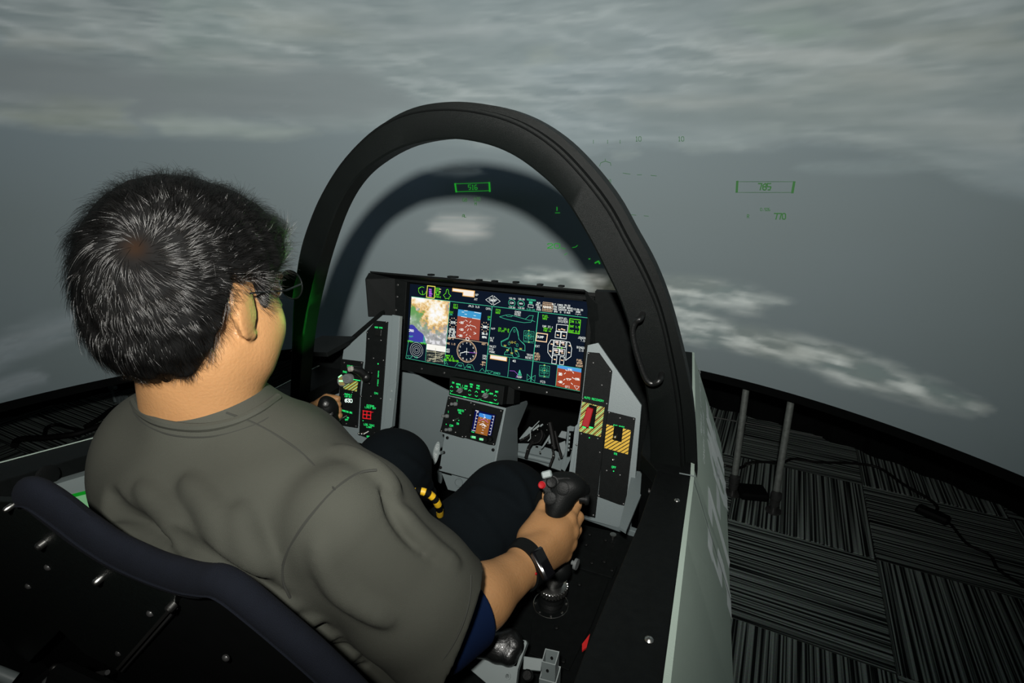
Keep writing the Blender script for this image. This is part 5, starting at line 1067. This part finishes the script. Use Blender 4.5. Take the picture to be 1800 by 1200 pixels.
seam([(828, 1010), (826, 1050), (812, 1100), (785, 1150), (750, 1190)], 'hem_stitching', .0011)
# ribbed collar band lying on the shirt round the neck
cb = [(236, 705), (246, 722), (275, 740), (320, 750), (370, 750), (420, 738), (460, 718), (488, 698)]
cp_ = onshirt(cb, .001); MB().tube(cp_, .0055, 8).build('collar', M['shirt'], shirt, True)
seam([(234, 722), (250, 742), (285, 760), (330, 768), (380, 766), (430, 753), (470, 735), (505, 708)], 'collar_stitching', .0009)
# navy cuff of the under-layer at the sleeve end
FC = onp(822, 1072, 'y', EL[1]*.72+WR[1]*.28); us = SDF(FC-.12, FC+.12, .0020); us.cap(FC-fd*.05, FC+fd*.05, .0535, .0525, .004); us.cut(FC+fd*.001, fd); us.cap(FC-fd*.10, FC+fd*.1, .044, .046, .002, True)
us.build('under_sleeve', M['undershirt'], pil)

# ---- trousers
tr = SDF((-.36, .40, .20), (.36, 1.28, .86), .0055)
KR = dep(892, 892, 1.03); KL = dep(690, 822, 1.16); HR_ = A((.065, .62, .625)); HL = A((-.10, .60, .575))
tr.cap(HR_, KR, .112, .084, .03).cap(HL, KL, .105, .078, .03).cap(HR_, HL, .12, .12, .05)
tr.cap(KR, KR+A((-.02, .12, -.34)), .078, .062, .03).cap(KL, KL+A((.02, .10, -.34)), .074, .060, .03)
def tfold(pts, r, k, sub=False):
    P = [tr.seen(*p) for p in pts]; P = [p for p in P if p is not None]
    if len(P) > 1: P = smoothpts(P, 4); tr.chain(P, r, k, sub)
for pts, r in (([(760, 920), (800, 950), (850, 990)], .004), ([(790, 880), (840, 905), (880, 960)], .004), ([(700, 800), (740, 830), (765, 870)], .004), ([(880, 820), (915, 850), (930, 900)], .004), ([(830, 860), (880, 870), (915, 900)], .003)): tfold(pts, r, .014)
tr.noise(.003, 30, 9); tr.build('trousers', M['trousers'], pil)

# ---- smartwatch on the right wrist
wc = onp(928, 1000, 'y', .630); wt = fd; u_ = nrm(np.cross(wt, (0, 0, 1))); v_ = np.cross(u_, wt)
R = []
def armr(c, d):
    rs = np.arange(.018, .06, .0008); v = arm.at(c+d*rs[:, None]); i = np.where(v > 0)[0]; return rs[i[0]] if len(i) else .035
an_ = np.linspace(0, 2*math.pi, 49)[:-1]
e0 = np.array([armr(wc-wt*.011, u_*math.cos(a)+v_*math.sin(a)) for a in an_]); e1_ = np.array([armr(wc+wt*.011, u_*math.cos(a)+v_*math.sin(a)) for a in an_])
for r_ in (e0, e1_):
    for _ in range(3): r_[:] = (np.roll(r_, 1)+r_+np.roll(r_, -1))/3
for a, r0, r1 in zip(an_, e0, e1_):
    d = u_*math.cos(a)+v_*math.sin(a); R.append([wc+d*(r0-.001)-wt*.011, wc+d*(r1-.001)+wt*.011, wc+d*(r1+.003)+wt*.0105, wc+d*(r0+.003)-wt*.0105])
wtch = MB().rings(R, closed=True).build('watch_strap', M['rubber'], pil, True); tag(wtch, 'black rubber strap of the wrist band')
wf = onp(944, 1010, 'y', .565); wn = nrm(wf-wc); wn = nrm(wn-(wn@wt)*wt)
wr_ = armr(wc, wn); MB().box(wc+wn*(wr_+.006), (.024, .046, .011), wt, np.cross(wn, wt), .003).build('watch_case', mat('watch_glass', (.004, .004, .005), .12, coat=.5), pil, True)
MB().ball(wc+wn*(wr_+.003)-wt*.0125-v_*.010, .0022, 5).build('red_dot', M['red'], pil, True)

# ---- glasses
gm_ = mat('thin_dark_frame', (.01, .012, .012), .25, .6)
EX = .034*HS; gz = .000; 
for s in (-1, 1):
    c = H(s*EX, .112*HS, gz); MB().tube([c+hr*math.cos(a)*.0255+hu*math.sin(a)*.0195+hf*(-.004*math.cos(a)*s) for a in np.linspace(0, 6.283, 33)[:-1]], .0009, 6, True).build('lens_rim', gm_, pil, True)
    lm = MB(); lm.add([c+hf*.001]+[c+hr*math.cos(a)*.025+hu*math.sin(a)*.019+hf*(-.004*math.cos(a)*s) for a in np.linspace(0, 6.283, 33)[:-1]], [(0, i+1, (i+1) % 32+1) for i in range(32)])
    gmat = bpy.data.materials.get('clear_lens')
    if gmat is None:
        gmat = bpy.data.materials.new('clear_lens'); gmat.use_nodes = True; gb_ = gmat.node_tree.nodes['Principled BSDF']; gb_.inputs['Transmission Weight'].default_value = 1; gb_.inputs['Roughness'].default_value = .02; gb_.inputs['IOR'].default_value = 1.05; gb_.inputs['Base Color'].default_value = (.8, .85, .85, 1)
    lm.build('lens', gmat, pil)
    MB().tube([H(s*(EX+.025), .107*HS, gz+.004), H(s*.083*HS, .06*HS, .002), H(s*.084*HS, .004, .004), H(s*.082*HS, -.018, -.008)], .0012, 6).build('temple_arm', gm_, pil, True)
MB().tube([H(-.009, .113*HS, gz+.004), H(0, .116*HS, gz+.007), H(.009, .113*HS, gz+.004)], .0009, 6).build('nose_bridge', gm_, pil, True)

# ---- hair: a dark undercoat and individual strands growing out of a crown whorl
hh = SDF(HC-A((.16, .17, .17)), HC+A((.17, .17, .16)), .003)
hh.ell(H(0, -.018, .022), A((.090, .112, .112))*HS, HB, .02); hh.ell(H(0, -.045, -.035)*1.0, A((.080, .074, .075))*HS, HB, .03); hh.ell(H(0, .040, .05), A((.078, .062, .06))*HS, HB, .03)
X_, Y_, Z_ = np.meshgrid(*hh.ax, indexing='ij'); Pl = np.stack([X_-HC[0], Y_-HC[1], Z_-HC[2]], -1)@HB.T.astype(np.float32)/HS
lx, ly, lz = Pl[..., 0], Pl[..., 1], Pl[..., 2]
zm = np.interp(ly, [-.13, -.085, -.060, -.046, -.032, -.022, .02, .028, .042, .050, .062, .075, .13], [-.098, -.100, -.094, -.070, -.015, .016, .018, -.014, -.020, .006, .030, .058, .075])
zm = zm+.006*np.sin(lx*180)+.004*np.sin(ly*260+lx*90)
d2 = (zm-lz).astype(np.float32)*.8; k = .012; h = np.clip(.5-.5*(hh.F-d2)/k, 0, 1); hh.F = (hh.F*(1-h)+d2*h+k*h*(1-h)).astype(np.float32)
hh.noise(.003, 95, 3); hh.noise(.002, 200, 4)
V_, Q_ = hh.nets(); cap_ = bigmesh('hair_undercoat', V_, Q_, M['hairbase'], pil); cap_['kind'] = 'stuff'
eps = .003; N_ = np.stack([hh.at(np.clip(V_+A(d)*eps, hh.lo+.004, hh.lo+(A(hh.n)-3)*hh.res))-hh.at(np.clip(V_-A(d)*eps, hh.lo+.004, hh.lo+(A(hh.n)-3)*hh.res)) for d in ((1, 0, 0), (0, 1, 0), (0, 0, 1))], 1); N_ /= np.linalg.norm(N_, axis=1)[:, None]+1e-9
wh = hh.seen(238, 436); whl = Hl(wh)[0]
dist = np.linalg.norm(V_-wh, axis=1)
ca = cap_.data.color_attributes.new('scalp', 'FLOAT_COLOR', 'POINT'); sc_ = np.exp(-(dist/.010)**2)[:, None]; rgba = np.ones((len(V_), 4), np.float32); rgba[:, :3] = A((.004, .004, .004))*(1-sc_)+A((.012, .006, .003))*sc_; ca.data.foreach_set('color', rgba.ravel())
m = bpy.data.materials.new('dark_scalp'); m.use_nodes = True; nt = m.node_tree; at = nt.nodes.new('ShaderNodeAttribute'); at.attribute_name = 'scalp'; nt.links.new(at.outputs['Color'], nt.nodes['Principled BSDF'].inputs['Base Color']); nt.nodes['Principled BSDF'].inputs['Roughness'].default_value = .7; nt.nodes['Principled BSDF'].inputs['Specular IOR Level'].default_value = .04
cap_.data.materials[0] = m
NH, NP = 24000, 7
pick = rng.integers(0, len(V_), NH); P0_ = V_[pick]+rng.normal(size=(NH, 3))*.0012; Nn = N_[pick]
lp_ = Hl(P0_)/HS
rad = P0_-wh; rad -= (rad*Nn).sum(1)[:, None]*Nn; rl = np.linalg.norm(rad, axis=1)[:, None]+1e-6; rad /= rl
swl = np.cross(Nn, rad); sw = np.exp(-rl/.05)
tang = rad*1.0+swl*(.25+.9*sw); down = A((0, 0, -1.))-(A((0, 0, -1.))*Nn).sum(1)[:, None]*Nn; low = np.clip((.03-lp_[:, 2:3])/.08, 0, 1); tang += down*low*.9
clump = np.stack([np.sin(P0_@w_+i) for i, w_ in enumerate(rng.normal(size=(3, 3))*150)], 1); tang += clump*.30+rng.normal(size=(NH, 3))*.22
tang -= (tang*Nn).sum(1)[:, None]*Nn; tang /= np.linalg.norm(tang, axis=1)[:, None]+1e-9
ln_ = (.020+.012*np.clip(lp_[:, 2]/.08, 0, 1)+.008*rng.random(NH))*(1-.45*np.clip((-.06-lp_[:, 2])/.03, 0, 1)); lift = .20+.22*rng.random(NH)+.25*(rng.random(NH) > .96)
t = np.linspace(0, 1, NP)[None, :, None]; gr = A((0, 0, -1.))
C_ = P0_[:, None]-Nn[:, None]*.002+(tang[:, None]*(t*(1-.25*lift[:, None, None]))+Nn[:, None]*(lift[:, None, None]*(t-.75*t*t)*1.1)+gr*(.10*t*t))*ln_[:, None, None]
C_ += swl[:, None]*(rng.normal(size=(NH, 1, 1))*.12*t*t)*ln_[:, None, None]
hc = bpy.data.hair_curves.new('hair_strands'); hc.add_curves([NP]*NH)
hc.attributes['position'].data.foreach_set('vector', C_.astype(np.float32).ravel()) if 'position' in hc.attributes else hc.points.foreach_set('position', C_.astype(np.float32).ravel())
ra = hc.attributes.get('radius') or hc.attributes.new('radius', 'FLOAT', 'POINT'); ra.data.foreach_set('value', np.tile(np.linspace(.00014, .00004, NP), NH).astype(np.float32))
hm_ = bpy.data.materials.new('black_hair'); hm_.use_nodes = True; nt = hm_.node_tree; nt.nodes.remove(nt.nodes['Principled BSDF']); hb_ = nt.nodes.new('ShaderNodeBsdfHairPrincipled'); hb_.parametrization = 'COLOR'; hb_.inputs['Color'].default_value = (.006, .0055, .005, 1); hb_.inputs['Roughness'].default_value = .17; hb_.inputs['Radial Roughness'].default_value = .4
nt.links.new(hb_.outputs[0], nt.nodes['Material Output'].inputs['Surface'])
hc.materials.append(hm_); ho = bpy.data.objects.new('hair', hc); COL.objects.link(ho); ho.parent = pil; ho.matrix_parent_inverse = Matrix.Translation(-pil.location); ho['kind'] = 'stuff'

# ------------------------------------------------------------------ seat
ST = Plane((0, .262, 1.0), (1, 0, 0), (0, -.16, 1))
seat = empty('ejection_seat', (0, .3, .42), 'black seat shell with rivets and a navy padded top edge behind the pilot', 'seat')
topc = [(30, 880), (52, 884), (98, 916), (140, 948), (190, 980), (250, 1008), (310, 1029), (350, 1036), (382, 1042), (440, 1086), (520, 1154), (590, 1218), (650, 1280)]; toph = [.016, .028, .032, .030, .026, .023, .021, .016, .015, .015, .016, .016, .016]
cpth = smoothpts([ST.at(*p) for p in topc], 5)
R = []
for i, p in enumerate(cpth):
    hw_ = np.interp(i/5, range(len(toph)), toph)
    t_ = nrm(cpth[min(i+1, len(cpth)-1)]-cpth[max(i-1, 0)]); up = nrm(np.cross(t_, ST.n)*-1); up = up if up[2] > 0 else -up
    wv = .5*math.sin(i*.9)*.0008; R.append([p-up*(hw_*.45-.006)+up*(hw_*math.sin(a)+wv)*1.0+ST.n*(.014*math.cos(a)-.011) for a in np.linspace(0, 2*math.pi, 19)[:-1]])
MB().rings(R).build('top_cushion', M['navy'], seat, True)
MB().tube([p-nrm(np.cross(nrm(A(cpth[min(i+1, len(cpth)-1)])-A(cpth[max(i-1, 0)])), ST.n))*0+ST.n*.0035-ST.e2*.004 for i, p in enumerate(cpth)], .0012, 5).build('cushion_piping', M['navy'], seat, True)
def splate(pts, nm, off, th, mt='shell'): return MB().prism([ST.at(x, y, off-th) for x, y in pts], ST.n*th).build(nm, M[mt], seat, bevel=.0012)
splate([(-60, 880), (22, 882), (50, 885), (100, 915), (180, 975), (309, 1038), (307, 1064), (205, 1178), (150, 1150), (105, 1108), (50, 1165), (-60, 1080)], 'shell_panel', .0, .008)
splate([(305, 1064), (345, 1042), (372, 1044), (440, 1090), (600, 1220), (600, 1290), (200, 1290), (140, 1240), (205, 1182)], 'shell_panel', -.006, .006, 'black2')
splate([(-60, 1090), (300, 1090), (340, 1280), (-60, 1280)], 'shell_panel', -.02, .004, 'black2')
MB().ribbon([ST.at(303, 1066, .0006), ST.at(206, 1176, .0006)], .0035, ST.n).build('bright_edge', M['steel'], seat); MB().ribbon([ST.at(311, 1068, .0002), ST.at(213, 1180, .0002)], .0022, ST.n).build('bright_edge', M['darksteel'], seat)
for x, y, r_ in ((78, 953, .0042), (178, 1015, .0040), (306, 1061, .0042), (22, 888, .003)): MB().lathe(ST.at(x, y, .0), ST.n, [(0, r_), (.006, r_), (.008, r_*.6), (.008, 0)], 12).build('bright_bolt', M['steel'], seat, True)
for x, y in ((84, 997), (50, 1030), (264, 1078), (208, 1148), (397, 1156)): MB().ball(ST.at(x, y, .0), (.0042, .003), 6, ST.n).build('rivet', M['darksteel'], seat, True)
MB().tube([ST.at(-40, 1095, .02), ST.at(10, 1140, .03), ST.at(50, 1172, .02)], .010, 12).build('harness_tube', M['lgrey'], seat, True)
MB().lathe(ST.at(113, 1196, .005), ST.n, [(0, .022), (.01, .022), (.014, .018), (.014, 0)], 20).build('hinge_boss', M['knob'], seat, True); MB().ball(ST.at(112, 1160, .012), .006, 6).build('hinge_bolt', M['steel'], seat, True)
MB().tube([ST.at(155, 1190, .012), ST.at(175, 1168, .014), ST.at(205, 1165, .012)], .003, 8).build('release_lever', M['darksteel'], seat, True)
MB().box((0, .62, .455), (.40, .52, .07), bev=.02).build('seat_cushion', M['navy'], seat, True); MB().box((0, .60, .29), (.40, .56, .26)).build('seat_pan', M['black2'], seat)
MB().box((-.0, .285, .57), (.40, .03, .46), (1, 0, 0), (0, 1, .1), .01).build('back_shell', M['black2'], seat)
# yellow and black pull loop between the legs
pl_ = empty('pull_loop', dep(750, 880, .93), 'yellow and black striped ejection pull loop between the pilot legs', 'handle')
lpts = smoothpts([dep(x, y, t_) for x, y, t_ in ((710, 884, .92), (722, 868, .90), (740, 863, .895), (758, 871, .90), (770, 887, .915), (772, 908, .96), (750, 922, 1.0), (722, 912, .97))]+[dep(710, 884, .92)], 5)[:-1]
for k in range(0, len(lpts), 2):
    seg = [lpts[(k+j) % len(lpts)] for j in range(3)]; MB().tube(seg, .0065, 10).build('loop_band', M['yellow'] if (k//2) % 2 else M['black2'], pl_, True)

# ------------------------------------------------------------------ armrest bracket in the foreground
ar = empty('armrest', dep(880, 1180, .80), 'black padded elbow rest on a pale grey folded metal bracket beside the seat', 'armrest')
c13 = c_(640, 1080, 3.214)
AR = Plane(dep(900, 1170, .80), (1, -.05, 0), (0, .8, .6))
def ap(p, o=0): return AR.at(*c13(*p), o)
MB().prism([ap(p) for p in ((610, 215), (800, 285), (860, 290), (905, 150), (890, 140), (915, 145), (920, 160), (868, 310), (850, 470), (740, 430), (575, 290))], -AR.n*.012).build('bracket', M['lgrey'], ar, bevel=.001)
ps = SDF(dep(872, 1140, .80)-.12, dep(872, 1140, .80)+.12, .002)
qp = [AR.at(*p, .014) for p in ((838, 1130), (862, 1124), (902, 1124), (908, 1136), (898, 1154), (878, 1149), (845, 1140))]; cq = sum(qp)/7
for i in range(7): ps.cap(qp[i], qp[(i+1) % 7], .0115, .0115, .006); ps.cap(qp[i], cq, .0115, .014, .008)
ps.build('pad', M['leather'], ar)
MB().prism([ap(p, .004) for p in ((905, 235), (1010, 250), (1000, 320), (900, 310))], -AR.n*.03).build('clamp_block', M['lgrey'], ar, bevel=.001)
MB().lathe(ap((938, 348), .014), AR.n, [(0, .008), (.006, .008), (.008, .006), (.008, 0)], 16).build('black_knob', M['rubber'], ar, True); MB().lathe(ap((812, 348), .001), AR.n, [(0, .005), (.002, .005), (.002, .003), (0, .003)], 12).build('rivet', M['lgrey'], ar, True)
sq_ = [ap(p, .02) for p in ((1038, 198), (1116, 216), (1094, 292), (1018, 272))]; dn = A((0, 0, -.07))
def sqtube(q, nm, hgt, wall=.12):
    c = sum(q)/4; qi = [p+(c-p)*wall for p in q]; n = 4; V = q+qi+[p+A((0, 0, -hgt)) for p in q]+[p+A((0, 0, -hgt)) for p in qi]
    Fc = [(i, (i+1) % 4, 4+(i+1) % 4, 4+i) for i in range(4)]+[(8+i, 8+(i+1) % 4, (i+1) % 4, i) for i in range(4)]+[(4+i, 4+(i+1) % 4, 12+(i+1) % 4, 12+i) for i in range(4)]
    return MB().add(V, Fc).build(nm, M['lgrey'], ar)
sqtube(sq_, 'square_tube', .06); c = sum(sq_)/4; sqtube([c+(p-c)*1.25+A((0, 0, -.032)) for p in sq_], 'tube_socket', .06)
for p in ((1074, 252), (1050, 322)): MB().lathe(ap(p, .021), AR.n, [(0, .002), (.0006, .002)], 8).build('hole', M['black2'], ar)
# red ribbon tag at the foot of the rail
tag(MB().prism([onp(x, y, 'z', .74) for x, y in ((1037, 1116), (1031, 1140), (1023, 1146), (1023, 1134))], (0, 0, .003)).build('red_ribbon', M['redtag']), 'small red ribbon tag poking out at the foot of the right rail', 'tag')
# throttle
th = empty('throttle', onp(578, 722, 'x', -.345)+A((0, 0, -.1)), 'black rounded throttle grip held by the pilot left hand', 'throttle')
tc_ = onp(576, 717, 'x', -.345); tg = SDF(tc_-.07, tc_+.07, .0025)
tg.ell(tc_, (.024, .026, .030), k=.01).ell(tc_+A((.0, -.006, .022)), (.012, .012, .012), k=.01); tg.cap(tc_, tc_+A((0, .02, -.06)), .016, .014, .01); tg.build('grip', M['rubber'], th)
tv = nrm(CAM-tc_); pn_ = Plane(tc_+tv*.024, np.cross((0, 0, 1), tv), (0, 0, 1))
for x, y, r_ in ((579, 728, .0095), (573, 711, .0085)): MB().lathe(pn_.at(x, y, -.003), tv, [(0, r_), (.005, r_), (.006, r_*.8), (.006, 0)], 18).build('thumb_button', M['leather'], th, True)
for x, y in ((566, 719), (570, 727)): MB().ball(pn_.at(x, y, .0), .0012, 4).build('indicator_dot', M['lgrey'], th)
MB().tube([tc_+A((0, .02, -.05)), tc_+A((0, .02, -.13))], .013, 12).build('stalk', M['black'], th, True)
